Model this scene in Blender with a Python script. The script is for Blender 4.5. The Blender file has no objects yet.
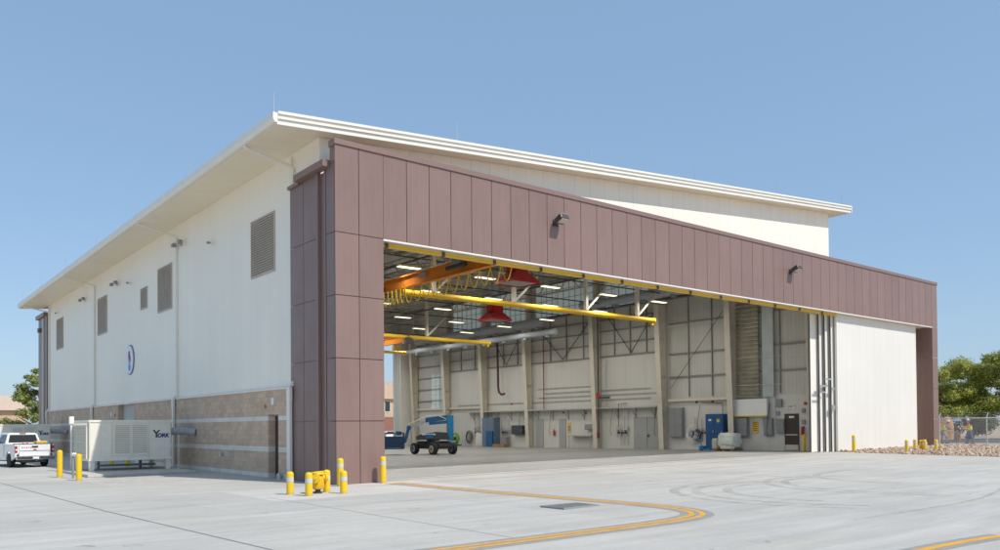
import bpy, bmesh, math, random
from mathutils import Vector, Matrix, Euler
random.seed(7)
R=math.radians
S=bpy.context.scene
COL=S.collection

# ------------------------------------------------------------------ terrain height
def g(x,y):
    """apron rises very gently towards the right front corner (drainage fall)"""
    return .006*min(max(x,0.),55.)*min(1.,max(0.,1-max(0.,y-2)/30.))

# ------------------------------------------------------------------ materials
MATS={}
def mat(name,col,rough=.6,metal=0.,var=.08,vscale=1.5,bump=0.,bscale=20.,spec=.5,emit=None,estr=0.,coat=0.,build=None,stretch=None):
    if name in MATS: return MATS[name]
    m=bpy.data.materials.new(name); m.use_nodes=True
    nt=m.node_tree; N=nt.nodes; L=nt.links
    b=N['Principled BSDF']
    b.inputs['Roughness'].default_value=rough; b.inputs['Metallic'].default_value=metal
    b.inputs['Specular IOR Level'].default_value=spec
    b.inputs['Coat Weight'].default_value=coat
    tc=N.new('ShaderNodeTexCoord')
    vec=tc.outputs['Object']
    if stretch:
        mp=N.new('ShaderNodeMapping'); mp.inputs['Scale'].default_value=stretch
        L.new(vec,mp.inputs['Vector']); vec=mp.outputs['Vector']
    if var>0:
        n=N.new('ShaderNodeTexNoise'); n.inputs['Scale'].default_value=vscale; n.inputs['Detail'].default_value=6; n.inputs['Roughness'].default_value=.6
        L.new(vec,n.inputs['Vector'])
        mr=N.new('ShaderNodeMapRange'); mr.inputs[1].default_value=.3; mr.inputs[2].default_value=.7
        mr.inputs[3].default_value=1-var; mr.inputs[4].default_value=1+var
        L.new(n.outputs['Fac'],mr.inputs[0])
        mx=N.new('ShaderNodeVectorMath'); mx.operation='SCALE'; mx.inputs[0].default_value=col
        L.new(mr.outputs[0],mx.inputs['Scale']); L.new(mx.outputs[0],b.inputs['Base Color'])
    else: b.inputs['Base Color'].default_value=(*col,1)
    if bump>0:
        n2=N.new('ShaderNodeTexNoise'); n2.inputs['Scale'].default_value=bscale; n2.inputs['Detail'].default_value=5
        L.new(tc.outputs['Object'],n2.inputs['Vector'])
        bp=N.new('ShaderNodeBump'); bp.inputs['Strength'].default_value=bump; bp.inputs['Distance'].default_value=.02
        L.new(n2.outputs['Fac'],bp.inputs['Height']); L.new(bp.outputs[0],b.inputs['Normal'])
    if emit:
        b.inputs['Emission Color'].default_value=(*emit,1); b.inputs['Emission Strength'].default_value=estr
    if build: build(nt,b,tc)
    MATS[name]=m; return m

def node(nt,t,**kw):
    n=nt.nodes.new(t)
    for k,v in kw.items():
        if k.startswith('i'): n.inputs[int(k[1:])].default_value=v
        else: setattr(n,k,v)
    return n
def mth(nt,op,a,b=None,c=None):
    n=nt.nodes.new('ShaderNodeMath'); n.operation=op
    for i,v in enumerate((a,b,c)):
        if v is None: continue
        if isinstance(v,(int,float)): n.inputs[i].default_value=v
        else: nt.links.new(v,n.inputs[i])
    return n.outputs[0]
def mixc(nt,f,a,b,mode='MIX'):
    n=nt.nodes.new('ShaderNodeMix'); n.data_type='RGBA'; n.blend_type=mode
    for s,v in ((0,f),(6,a),(7,b)):
        if isinstance(v,(int,float)): n.inputs[s].default_value=v
        elif isinstance(v,tuple): n.inputs[s].default_value=(*v,1)
        else: nt.links.new(v,n.inputs[s])
    return n.outputs[2]
def noise(nt,vec,scale,detail=5,rough=.55):
    n=nt.nodes.new('ShaderNodeTexNoise'); n.inputs['Scale'].default_value=scale; n.inputs['Detail'].default_value=detail
    n.inputs['Roughness'].default_value=rough
    if vec is not None: nt.links.new(vec,n.inputs['Vector'])
    return n.outputs['Fac']
def sc(nt,vec,s,rot=(0,0,0)):
    m=nt.nodes.new('ShaderNodeMapping'); m.inputs['Scale'].default_value=s; m.inputs['Rotation'].default_value=rot
    nt.links.new(vec,m.inputs['Vector']); return m.outputs[0]
def ramp(nt,f,a,b,lo=0.,hi=1.):
    n=nt.nodes.new('ShaderNodeMapRange'); nt.links.new(f,n.inputs[0])
    n.inputs[1].default_value=a; n.inputs[2].default_value=b; n.inputs[3].default_value=lo; n.inputs[4].default_value=hi
    return n.outputs[0]

def panel_build(axis,pitch,col,groove=.012,dark=.55,streak=.05,ribs=0):
    """insulated metal panel wall: joints every `pitch` metres along axis, faint rain streaks"""
    def f(nt,b,tc):
        o=tc.outputs['Object']; sx=node(nt,'ShaderNodeSeparateXYZ'); nt.links.new(o,sx.inputs[0])
        a=sx.outputs[axis]
        fr=mth(nt,'FRACT',mth(nt,'DIVIDE',a,pitch)); d=mth(nt,'ABSOLUTE',mth(nt,'SUBTRACT',fr,.5))
        line=mth(nt,'GREATER_THAN',d,.5-groove/pitch)
        fl=mth(nt,'FLOOR',mth(nt,'DIVIDE',a,pitch)); wn=node(nt,'ShaderNodeTexWhiteNoise',noise_dimensions='1D'); nt.links.new(fl,wn.inputs['W'])
        tone=ramp(nt,wn.outputs['Value'],0,1,.985,1.01)
        st=ramp(nt,noise(nt,sc(nt,o,(2.2,2.2,.12)),1.6,6),.3,.7,1-streak,1+streak*.5)
        big=ramp(nt,noise(nt,o,.18,3),.3,.7,.97,1.03)
        v=mth(nt,'MULTIPLY',mth(nt,'MULTIPLY',tone,st),big)
        v=mth(nt,'MULTIPLY',v,mth(nt,'SUBTRACT',1.,mth(nt,'MULTIPLY',line,1-dark)))
        vm=node(nt,'ShaderNodeVectorMath',operation='SCALE'); vm.inputs[0].default_value=col; nt.links.new(v,vm.inputs['Scale'])
        nt.links.new(vm.outputs[0],b.inputs['Base Color'])
        h=mth(nt,'MULTIPLY',line,-1.)
        if ribs:
            rb=mth(nt,'SINE',mth(nt,'MULTIPLY',a,6.2832/ribs)); h=mth(nt,'ADD',h,mth(nt,'MULTIPLY',rb,.12))
        h=mth(nt,'ADD',h,mth(nt,'MULTIPLY',noise(nt,o,.9,2),.35))
        bp=node(nt,'ShaderNodeBump'); bp.inputs['Strength'].default_value=.35; bp.inputs['Distance'].default_value=.02
        nt.links.new(h,bp.inputs['Height']); nt.links.new(bp.outputs[0],b.inputs['Normal'])
    return f

def concrete_build(col,joint=True,rough=.8,wear=.12,pitch=4.4,ox=.3,oy=1.2,jd=.6):
    def f(nt,b,tc):
        o=tc.outputs['Object']; sx=node(nt,'ShaderNodeSeparateXYZ'); nt.links.new(o,sx.inputs[0])
        cell=None; line=None
        for a,off in ((0,ox),(1,oy)):
            q=mth(nt,'DIVIDE',mth(nt,'ADD',sx.outputs[a],off),pitch)
            fr=mth(nt,'FRACT',q); d=mth(nt,'ABSOLUTE',mth(nt,'SUBTRACT',fr,.5))
            l=mth(nt,'GREATER_THAN',d,.5-.008/pitch)
            line=l if line is None else mth(nt,'MAXIMUM',line,l)
            fl=mth(nt,'FLOOR',q); cell=fl if cell is None else mth(nt,'ADD',mth(nt,'MULTIPLY',cell,37.7),fl)
        wn=node(nt,'ShaderNodeTexWhiteNoise',noise_dimensions='1D'); nt.links.new(cell,wn.inputs['W'])
        tone=ramp(nt,wn.outputs['Value'],0,1,.955,1.04)
        n1=ramp(nt,noise(nt,o,.22,6,.6),.3,.7,1-wear,1+wear*.6)
        n2=ramp(nt,noise(nt,sc(nt,o,(.30,2.4,1),(0,0,R(-12))),.7,8,.66),.36,.66,1-wear*1.35,1.05)
        n3=ramp(nt,noise(nt,o,7,6,.7),.3,.7,.94,1.05)
        spots=ramp(nt,noise(nt,o,1.1,8,.72),.62,.76,1.,.8)
        v=mth(nt,'MULTIPLY',mth(nt,'MULTIPLY',tone,n1),mth(nt,'MULTIPLY',n2,n3)); v=mth(nt,'MULTIPLY',v,spots)
        if joint: v=mth(nt,'MULTIPLY',v,mth(nt,'SUBTRACT',1.,mth(nt,'MULTIPLY',line,1-jd)))
        vm=node(nt,'ShaderNodeVectorMath',operation='SCALE'); vm.inputs[0].default_value=col; nt.links.new(v,vm.inputs['Scale'])
        warm=mixc(nt,ramp(nt,noise(nt,o,.35,5,.6),.55,.75,0.,.35),vm.outputs[0],(col[0]*.95,col[1]*.86,col[2]*.74))
        nt.links.new(warm,b.inputs['Base Color'])
        nt.links.new(ramp(nt,noise(nt,o,.8,4),.3,.7,rough-.12,rough+.1),b.inputs['Roughness'])
        bp=node(nt,'ShaderNodeBump'); bp.inputs['Strength'].default_value=.25; bp.inputs['Distance'].default_value=.01
        nt.links.new(noise(nt,o,40,4),bp.inputs['Height']); nt.links.new(bp.outputs[0],b.inputs['Normal'])
    return f

def masonry_build(nt,b,tc):
    o=tc.outputs['Object']
    # wall lies in the YZ plane: map (y,z) on to the brick texture
    sx=node(nt,'ShaderNodeSeparateXYZ'); nt.links.new(o,sx.inputs[0])
    cb=node(nt,'ShaderNodeCombineXYZ'); nt.links.new(sx.outputs[1],cb.inputs[0]); nt.links.new(sx.outputs[2],cb.inputs[1])
    br=node(nt,'ShaderNodeTexBrick'); nt.links.new(cb.outputs[0],br.inputs['Vector'])
    br.inputs['Scale'].default_value=1.; br.inputs['Brick Width'].default_value=.405; br.inputs['Row Height'].default_value=.2025
    br.inputs['Mortar Size'].default_value=.006; br.inputs['Color1'].default_value=(.68,.50,.36,1); br.inputs['Color2'].default_value=(.56,.41,.295,1)
    br.inputs['Mortar'].default_value=(.45,.38,.30,1); br.inputs['Bias'].default_value=0
    z=sx.outputs[2]
    def band(a,c): return mth(nt,'MULTIPLY',mth(nt,'GREATER_THAN',z,a),mth(nt,'LESS_THAN',z,c))
    bd=mth(nt,'MAXIMUM',mth(nt,'MAXIMUM',band(1.115,1.32),band(2.43,2.632)),band(-.5,.203))
    br2=node(nt,'ShaderNodeTexBrick'); nt.links.new(cb.outputs[0],br2.inputs['Vector'])
    br2.inputs['Scale'].default_value=1.; br2.inputs['Brick Width'].default_value=.405; br2.inputs['Row Height'].default_value=.2025
    br2.inputs['Mortar Size'].default_value=.006; br2.inputs['Color1'].default_value=(.80,.75,.66,1); br2.inputs['Color2'].default_value=(.74,.69,.60,1); br2.inputs['Mortar'].default_value=(.55,.51,.45,1)
    c=mixc(nt,bd,br.outputs['Color'],br2.outputs['Color'])
    v=mth(nt,'MULTIPLY',ramp(nt,noise(nt,o,30,5,.7),.25,.75,.72,1.25),ramp(nt,noise(nt,o,1.2,4),.3,.7,.9,1.08))
    vm=node(nt,'ShaderNodeVectorMath',operation='SCALE'); nt.links.new(c,vm.inputs[0]); nt.links.new(v,vm.inputs['Scale'])
    nt.links.new(vm.outputs[0],b.inputs['Base Color'])
    h=mth(nt,'ADD',mth(nt,'MULTIPLY',noise(nt,o,26,5,.7),mth(nt,'SUBTRACT',1.2,bd)),mth(nt,'MULTIPLY',br.outputs['Fac'],-.8))
    bp=node(nt,'ShaderNodeBump'); bp.inputs['Strength'].default_value=.4; bp.inputs['Distance'].default_value=.02
    nt.links.new(h,bp.inputs['Height']); nt.links.new(bp.outputs[0],b.inputs['Normal'])

def foliage_mat(name,c1,c2,c3,scale=.9):
    def f(nt,b,tc):
        o=tc.outputs['Object']
        a=mixc(nt,ramp(nt,noise(nt,o,scale,4),.38,.6),c1,c2)
        geo=node(nt,'ShaderNodeNewGeometry')
        a=mixc(nt,ramp(nt,geo.outputs['Random Per Island'],.5,1.,0,.8),a,c3)
        nt.links.new(a,b.inputs['Base Color'])
        tr=node(nt,'ShaderNodeBsdfTranslucent'); nt.links.new(a,tr.inputs['Color'])
        ms=node(nt,'ShaderNodeMixShader',i0=.4); out=nt.nodes['Material Output']
        nt.links.new(b.outputs[0],ms.inputs[1]); nt.links.new(tr.outputs[0],ms.inputs[2]); nt.links.new(ms.outputs[0],out.inputs['Surface'])
    return mat(name,c1,.55,var=0,build=f)

BROWN=(.238,.153,.133)
def brown_build(nt,b,tc):
    o=tc.outputs['Object']; geo=node(nt,'ShaderNodeNewGeometry')
    v=mth(nt,'MULTIPLY',ramp(nt,geo.outputs['Random Per Island'],0,1,.95,1.04),ramp(nt,noise(nt,sc(nt,o,(3.,3.,.25)),1.6,7,.6),.3,.7,.93,1.05))
    v=mth(nt,'MULTIPLY',v,ramp(nt,noise(nt,o,.35,4),.3,.7,.95,1.05))
    vm=node(nt,'ShaderNodeVectorMath',operation='SCALE'); vm.inputs[0].default_value=BROWN; nt.links.new(v,vm.inputs['Scale']); nt.links.new(vm.outputs[0],b.inputs['Base Color'])
    nt.links.new(ramp(nt,noise(nt,o,.6,5),.3,.7,.34,.5),b.inputs['Roughness'])
    bp=node(nt,'ShaderNodeBump'); bp.inputs['Strength'].default_value=.25; bp.inputs['Distance'].default_value=.03
    nt.links.new(noise(nt,sc(nt,o,(1.6,1.6,.7)),.9,2),bp.inputs['Height']); nt.links.new(bp.outputs[0],b.inputs['Normal'])
M_brown=mat('brown_metal_panel',BROWN,.42,var=0,build=brown_build)
M_brown_trim=mat('brown_trim',(.235,.15,.13),.4,var=.03)
M_brown_dark=mat('brown_joint',(.07,.045,.042),.7,var=0)
CREAM=(.90,.85,.745)
M_wall=mat('cream_metal_wall',CREAM,.45,build=panel_build(1,1.07,CREAM,dark=.93,streak=.015,groove=.008),var=0)
M_wallx=mat('cream_metal_wall_front',CREAM,.45,build=panel_build(0,1.07,CREAM,dark=.8,streak=.03),var=0)
M_trim=mat('cream_trim',(.80,.77,.70),.4,var=.03)
M_soffit=mat('cream_soffit',(.87,.765,.59),.5,build=panel_build(1,.6,(.87,.765,.59),groove=.01,dark=.9,streak=.02),var=0)
M_roof=mat('pale_roof_metal',(.7,.69,.66),.4,.2,var=.05)
M_masonry=mat('split_face_masonry',(.4,.3,.2),.9,build=masonry_build,var=0)
M_apron=mat('apron_concrete',(.5,.49,.46),.85,build=concrete_build((.50,.485,.445),jd=.84,pitch=6.1,wear=.10),var=0)
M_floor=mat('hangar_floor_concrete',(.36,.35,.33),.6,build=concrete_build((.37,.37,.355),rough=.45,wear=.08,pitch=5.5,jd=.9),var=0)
M_kerb=mat('pale_concrete',(.52,.50,.46),.85,var=.1,bump=.3)
M_dirt=mat('sandy_dirt',(.42,.34,.25),.95,var=.2,vscale=.3,bump=.4,bscale=6)
M_grass=mat('lawn_grass',(.09,.15,.035),.9,var=.3,vscale=2,bump=.5,bscale=30)
M_asphalt=mat('grey_asphalt',(.11,.11,.11),.9,var=.15,bump=.3)
M_gravelbed=mat('gravel_bed',(.46,.37,.29),.95,var=.25,vscale=9,bump=.8,bscale=25)
M_door=mat('white_door_leaf',(.75,.73,.68),.42,build=panel_build(0,.95,(.75,.73,.68),groove=.012,dark=.88,streak=.02),var=0)
def wear_build(nt,b,tc):
    o=tc.outputs['Object']; c=mixc(nt,ramp(nt,noise(nt,o,9,8,.75),.64,.70),(.80,.52,.015),(.42,.30,.12))
    sx=node(nt,'ShaderNodeSeparateXYZ'); nt.links.new(o,sx.inputs[0])
    dirt=mth(nt,'MULTIPLY',ramp(nt,sx.outputs[2],0,.12,1,0),ramp(nt,noise(nt,o,14,5),.35,.65))
    c=mixc(nt,dirt,c,(.30,.25,.16)); nt.links.new(c,b.inputs['Base Color'])
    nt.links.new(ramp(nt,noise(nt,o,5,4),.3,.7,.35,.6),b.inputs['Roughness'])
M_yellow=mat('safety_yellow_paint',(.80,.52,.012),.45,var=0,build=wear_build)
M_yellow2=mat('crane_yellow_paint',(.76,.47,.02),.6,var=.06)
M_orange=mat('crane_orange_paint',(.80,.27,.02),.8,var=.1,vscale=2)
M_red=mat('red_hood_paint',(.46,.015,.022),.4,var=.08)
M_band=mat('reflective_grey_band',(.55,.57,.62),.35,var=.03)
M_steel=mat('painted_steel_cream',(.64,.59,.49),.5,var=.07)
M_steelg=mat('painted_steel_grey',(.42,.42,.39),.5,var=.08)
M_dark=mat('dark_grey_metal',(.05,.05,.055),.45,var=.1)
M_black=mat('black_rubber',(.022,.022,.022),.8,var=.15,vscale=8)
M_galv=mat('galvanised_metal',(.55,.56,.57),.35,.75,var=.1,vscale=4)
M_duct=mat('spiral_duct_metal',(.36,.39,.43),.7,.0,var=.1,vscale=3)
M_ceil=mat('ceiling_insulation',(.66,.64,.58),.8,var=.08,vscale=.4)
M_liner=mat('interior_liner_panel',(.62,.61,.565),.6,build=panel_build(1,.75,(.62,.61,.565),groove=.01,dark=.8,streak=.03),var=0)
M_liner2=mat('interior_wall_sheet',(.57,.56,.515),.65,build=panel_build(1,.3,(.57,.56,.515),groove=.012,dark=.8,streak=.05),var=0)
M_girt=mat('wall_girt_steel',(.24,.235,.22),.55,var=.08)
M_girtlit=mat('pale_girt_steel',(.55,.52,.45),.5,var=.08)
M_greydoor=mat('grey_door_paint',(.36,.37,.36),.5,var=.05)
M_darkdoor=mat('dark_brown_door',(.055,.035,.032),.4,var=.08)
M_blue=mat('cabinet_blue_paint',(.012,.085,.24),.4,var=.1)
M_bluelift=mat('lift_blue_paint',(.02,.12,.30),.35,var=.08)
M_bluelit=mat('bright_blue_paint',(.02,.24,.50),.38,var=.05)
M_greyblue=mat('blue_grey_metal',(.13,.19,.26),.45,var=.1)
M_panelgrey=mat('electrical_grey',(.25,.26,.27),.45,var=.08)
M_white=mat('white_paint',(.80,.80,.78),.4,var=.03)
M_whitecar=mat('white_vehicle_paint',(.78,.79,.80),.22,var=.02,coat=.8)
M_chiller=mat('cream_unit_paint',(.80,.77,.67),.45,var=.05,vscale=2)
M_chill2=mat('unit_louvre_paint',(.72,.69,.59),.5,var=.06)
M_glass=mat('dark_glass',(.02,.025,.03),.06,var=0,spec=.8)
M_taill=mat('red_lens',(.45,.01,.015),.2,var=0,coat=.6)
M_chrome=mat('chrome',(.6,.6,.62),.15,1.,var=0)
M_rust=mat('rusty_red_pipe',(.22,.04,.03),.5,var=.15)
M_signy=mat('yellow_sign_face',(.75,.45,.03),.5,var=.05)
M_plastic=mat('translucent_wrap',(.72,.76,.66),.25,var=.12,vscale=3,spec=.8)
M_wood=mat('pallet_wood',(.35,.20,.10),.8,var=.2)
M_navy=mat('logo_navy',(.02,.025,.13),.4,var=0)
M_logogreen=mat('logo_dark_green',(.02,.045,.03),.4,var=0)
M_tile=mat('tan_roof_tile',(.55,.42,.32),.8,var=.12,vscale=3,bump=.3)
M_stucco=mat('tan_stucco',(.52,.40,.27),.9,var=.08,bump=.3)
M_brick=mat('red_brown_wall',(.27,.13,.10),.9,var=.1)
M_bark=mat('tree_bark',(.13,.095,.07),.95,var=.25,vscale=4,bump=.8,bscale=10)
M_soil=mat('orange_soil',(.55,.30,.17),.95,var=.15,vscale=1.5,bump=.6,bscale=5)
M_linepaint=mat('taxi_line_yellow',(.72,.36,.03),.7,var=.14,vscale=5,bump=.2)
M_linegrey=mat('line_border_grey',(.29,.285,.27),.85,var=.1,vscale=3)
M_redline=mat('faded_red_line',(.50,.21,.20),.8,var=.25,vscale=4)
M_jointm=mat('joint_sealant',(.17,.165,.155),.9,var=.2,vscale=5)
M_skin=mat('skin',(.42,.24,.16),.5,var=.03)
M_jeans=mat('blue_denim',(.11,.17,.30),.9,var=.15)
M_hivis=mat('hi_vis_yellow',(.70,.85,.06),.6,var=.05)
M_orangeshirt=mat('orange_sleeve',(.62,.16,.03),.7,var=.05)
M_greyshirt=mat('grey_sleeve',(.22,.24,.28),.8,var=.05)
M_lamp=mat('lit_lamp_lens',(.9,.87,.75),.4,var=0,emit=(1,.92,.70),estr=.9)
def translucent_build(nt,b,tc):
    tr=node(nt,'ShaderNodeBsdfTranslucent'); tr.inputs['Color'].default_value=(.80,.83,.78,1)
    b.inputs['Base Color'].default_value=(.6,.62,.58,1)
    ms=node(nt,'ShaderNodeMixShader',i0=.75)
    nt.links.new(b.outputs[0],ms.inputs[1]); nt.links.new(tr.outputs[0],ms.inputs[2]); nt.links.new(ms.outputs[0],nt.nodes['Material Output'].inputs['Surface'])
M_transl=mat('translucent_daylight_panel',(.45,.5,.52),.5,var=0,build=translucent_build)
def chain_build(nt,b,tc):
    o=tc.outputs['Object']; sx=node(nt,'ShaderNodeSeparateXYZ'); nt.links.new(o,sx.inputs[0])
    ls=None
    for sg in (1,-1):
        q=mth(nt,'FRACT',mth(nt,'DIVIDE',mth(nt,'ADD',sx.outputs[1],mth(nt,'MULTIPLY',sx.outputs[2],float(sg))),.075))
        l=mth(nt,'GREATER_THAN',q,.82); ls=l if ls is None else mth(nt,'MAXIMUM',ls,l)
    t=node(nt,'ShaderNodeBsdfTransparent'); ms=node(nt,'ShaderNodeMixShader'); nt.links.new(ls,ms.inputs[0])
    nt.links.new(t.outputs[0],ms.inputs[1]); nt.links.new(b.outputs[0],ms.inputs[2]); nt.links.new(ms.outputs[0],nt.nodes['Material Output'].inputs['Surface'])
M_chain=mat('chain_link_mesh',(.62,.62,.60),.5,.0,var=0,build=chain_build)
M_fence=mat('fence_galvanised_dull',(.62,.62,.60),.5,var=.05)
def tyremark_build(nt,b,tc):
    o=tc.outputs['Object']
    f=mth(nt,'MULTIPLY',ramp(nt,noise(nt,o,1.6,6,.7),.35,.7),.26)
    t=node(nt,'ShaderNodeBsdfTransparent'); ms=node(nt,'ShaderNodeMixShader'); nt.links.new(f,ms.inputs[0])
    nt.links.new(t.outputs[0],ms.inputs[1]); nt.links.new(b.outputs[0],ms.inputs[2]); nt.links.new(ms.outputs[0],nt.nodes['Material Output'].inputs['Surface'])
M_mark=mat('tyre_rubber_mark',(.13,.13,.13),.8,var=0,build=tyremark_build)
M_leafr=foliage_mat('pine_needles_sunlit_green',(.19,.23,.04),(.42,.42,.07),(.52,.49,.12),.55)  # lighter leaf tones carry the crown's sunlit highlights in their colour
M_leafl=foliage_mat('conifer_green',(.15,.21,.055),(.32,.36,.10),(.40,.42,.15),.7)
M_bush=foliage_mat('shrub_green',(.06,.10,.03),(.12,.16,.05),(.17,.16,.08),.8)
M_drybush=foliage_mat('dry_brush',(.17,.10,.07),(.24,.16,.11),(.13,.12,.06),.8)

# ------------------------------------------------------------------ mesh builder
class MB:
    def __init__(s): s.v=[]; s.f=[]; s.m=[]
    def add(s,vs,fs):
        o=len(s.v); s.v+= [Vector(v) for v in vs]; s.f+=[[i+o for i in f] for f in fs]
    def box(s,x0,x1,y0,y1,z0,z1,bev=0):
        if bev>0: return s.bbox(x0,x1,y0,y1,z0,z1,bev)
        s.add([(x0,y0,z0),(x1,y0,z0),(x1,y1,z0),(x0,y1,z0),(x0,y0,z1),(x1,y0,z1),(x1,y1,z1),(x0,y1,z1)],
              [(3,2,1,0),(4,5,6,7),(0,1,5,4),(1,2,6,5),(2,3,7,6),(3,0,4,7)])
    def bbox(s,x0,x1,y0,y1,z0,z1,b):
        bm=bmesh.new(); bmesh.ops.create_cube(bm,size=1)
        for v in bm.verts: v.co=Vector(((x0+x1)/2+v.co.x*(x1-x0),(y0+y1)/2+v.co.y*(y1-y0),(z0+z1)/2+v.co.z*(z1-z0)))
        bmesh.ops.bevel(bm,geom=bm.edges[:],offset=b,segments=2,affect='EDGES',profile=.5)
        s.addbm(bm)
    def addbm(s,bm):
        bm.verts.index_update(); s.add([v.co.copy() for v in bm.verts],[[v.index for v in f.verts] for f in bm.faces]); bm.free()
    def prism(s,pts,axis,a,b):
        """pts: 2D polygon in the plane normal to axis (0:(y,z) 1:(x,z) 2:(x,y))"""
        def P(p,t): return {0:(t,p[0],p[1]),1:(p[0],t,p[1]),2:(p[0],p[1],t)}[axis]
        n=len(pts); s.add([P(p,a) for p in pts]+[P(p,b) for p in pts],[list(range(n))[::-1],list(range(n,2*n))]+[(i,(i+1)%n,n+(i+1)%n,n+i) for i in range(n)])
    def quad(s,*p): s.add(p,[list(range(len(p)))])
    def cyl(s,p0,p1,r0,r1=None,n=16,cap=True):
        r1=r0 if r1 is None else r1
        p0=Vector(p0);p1=Vector(p1); d=(p1-p0).normalized()
        a=d.orthogonal().normalized(); b=d.cross(a)
        vs=[]
        for p,r in ((p0,r0),(p1,r1)):
            for i in range(n):
                t=2*math.pi*i/n; vs.append(p+a*r*math.cos(t)+b*r*math.sin(t))
        fs=[(i,(i+1)%n,n+(i+1)%n,n+i) for i in range(n)]
        if cap: fs+=[list(range(n))[::-1],list(range(n,2*n))]
        s.add(vs,fs)
    def lathe(s,prof,c=(0,0,0),n=24):
        """profile [(r,z)] round the z axis"""
        vs=[]; 
        for r,z in prof:
            for i in range(n):
                t=2*math.pi*i/n; vs.append((c[0]+r*math.cos(t),c[1]+r*math.sin(t),c[2]+z))
        fs=[]
        for k in range(len(prof)-1):
            for i in range(n): fs.append((k*n+i,k*n+(i+1)%n,(k+1)*n+(i+1)%n,(k+1)*n+i))
        fs.append(list(range(n))[::-1]); fs.append([ (len(prof)-1)*n+i for i in range(n)])
        s.add(vs,fs)
    def tube(s,pts,r,n=8):
        pts=[Vector(p) for p in pts]
        rr=r if isinstance(r,(list,tuple)) else [r]*len(pts)
        rings=[]; pa=None
        for i,p in enumerate(pts):
            d=(pts[min(i+1,len(pts)-1)]-pts[max(i-1,0)]).normalized()
            a=d.orthogonal().normalized() if pa is None else (pa-d*pa.dot(d)).normalized()
            pa=a; b=d.cross(a)
            rings.append([p+a*rr[i]*math.cos(2*math.pi*k/n)+b*rr[i]*math.sin(2*math.pi*k/n) for k in range(n)])
        vs=[v for rg in rings for v in rg]; fs=[]
        for i in range(len(pts)-1):
            for k in range(n): fs.append((i*n+k,i*n+(k+1)%n,(i+1)*n+(k+1)%n,(i+1)*n+k))
        fs+= [list(range(n))[::-1],[ (len(pts)-1)*n+k for k in range(n)]]
        s.add(vs,fs)
    def bar(s,p0,p1,w,h=None,up=(0,0,1)):
        h=w if h is None else h
        p0=Vector(p0);p1=Vector(p1); d=(p1-p0).normalized(); u=Vector(up)
        if abs(d.dot(u))>.98: u=Vector((0,1,0))
        a=d.cross(u).normalized(); b=a.cross(d)
        vs=[p+a*x*w/2+b*y*h/2 for p in (p0,p1) for x,y in ((-1,-1),(1,-1),(1,1),(-1,1))]
        s.add(vs,[(3,2,1,0),(4,5,6,7),(0,1,5,4),(1,2,6,5),(2,3,7,6),(3,0,4,7)])
    def ico(s,c,r,sub=2,sz=(1,1,1)):
        bm=bmesh.new(); bmesh.ops.create_icosphere(bm,subdivisions=sub,radius=r)
        for v in bm.verts: v.co=Vector((c[0]+v.co.x*sz[0],c[1]+v.co.y*sz[1],c[2]+v.co.z*sz[2]))
        s.addbm(bm)
    def xf(s,M):
        s.v=[M@v for v in s.v]; return s
    def build(s,name,m,parent=None,off=(0,0,0),smooth=False,fixn=True):
        me=bpy.data.meshes.new(name); o=Vector(off)
        me.from_pydata([v-o for v in s.v],[],s.f)
        if fixn:
            bm=bmesh.new(); bm.from_mesh(me); bmesh.ops.recalc_face_normals(bm,faces=bm.faces[:]); bm.to_mesh(me); bm.free()
        me.materials.append(m)
        if smooth:
            for p in me.polygons: p.use_smooth=True
            me.set_sharp_from_angle(angle=R(40))
        ob=bpy.data.objects.new(name,me); COL.objects.link(ob)
        if parent is not None: ob.parent=parent
        return ob

def tag(o,label=None,cat=None,group=None,kind=None):
    if label: o['label']=label
    if cat: o['category']=cat
    if group: o['group']=group
    if kind: o['kind']=kind
    return o
class Thing:
    def __init__(s,name,label,cat,loc,rz=0,group=None,world=True):
        s.o=bpy.data.objects.new(name,None); COL.objects.link(s.o); s.o.empty_display_size=.3
        s.o.location=loc; s.o.rotation_euler=(0,0,rz); s.off=Vector(loc) if world else Vector((0,0,0))
        tag(s.o,label,cat,group)
    def p(s,name,mb,m,parent=None,smooth=False,label=None):
        ob=mb.build(name,m,parent or s.o,s.off,smooth)
        if label: ob['label']=label
        return ob
def copy_tree(o,parent=None):
    c=o.copy(); COL.objects.link(c)
    if parent is not None: c.parent=parent
    for ch in list(o.children): copy_tree(ch,c)
    return c
def copy_thing(o,loc,rz=None,label=None,group=None,scale=None):
    c=copy_tree(o); c.location=loc
    if rz is not None: c.rotation_euler=(0,0,rz)
    if scale: c.scale=scale
    if label: c['label']=label
    if group: c['group']=group
    return c
def one(name,mb,m,label,cat,group=None,loc=(0,0,0),smooth=False):
    ob=mb.build(name,m,None,loc,smooth); ob.location=loc; return tag(ob,label,cat,group)

def text_mesh(txt,size,depth,bold=0.,shear=0.):
    cu=bpy.data.curves.new('txt','FONT'); cu.body=txt; cu.size=size; cu.extrude=depth; cu.offset=bold; cu.shear=shear
    cu.align_x='CENTER'; cu.align_y='CENTER'
    t=bpy.data.objects.new('txt',cu); COL.objects.link(t); bpy.context.view_layer.update()
    me=bpy.data.meshes.new_from_object(t.evaluated_get(bpy.context.evaluated_depsgraph_get()))
    mb=MB(); mb.add([v.co.copy() for v in me.vertices],[list(p.vertices) for p in me.polygons])
    bpy.data.objects.remove(t); bpy.data.meshes.remove(me); bpy.data.curves.remove(cu)
    return mb

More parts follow.
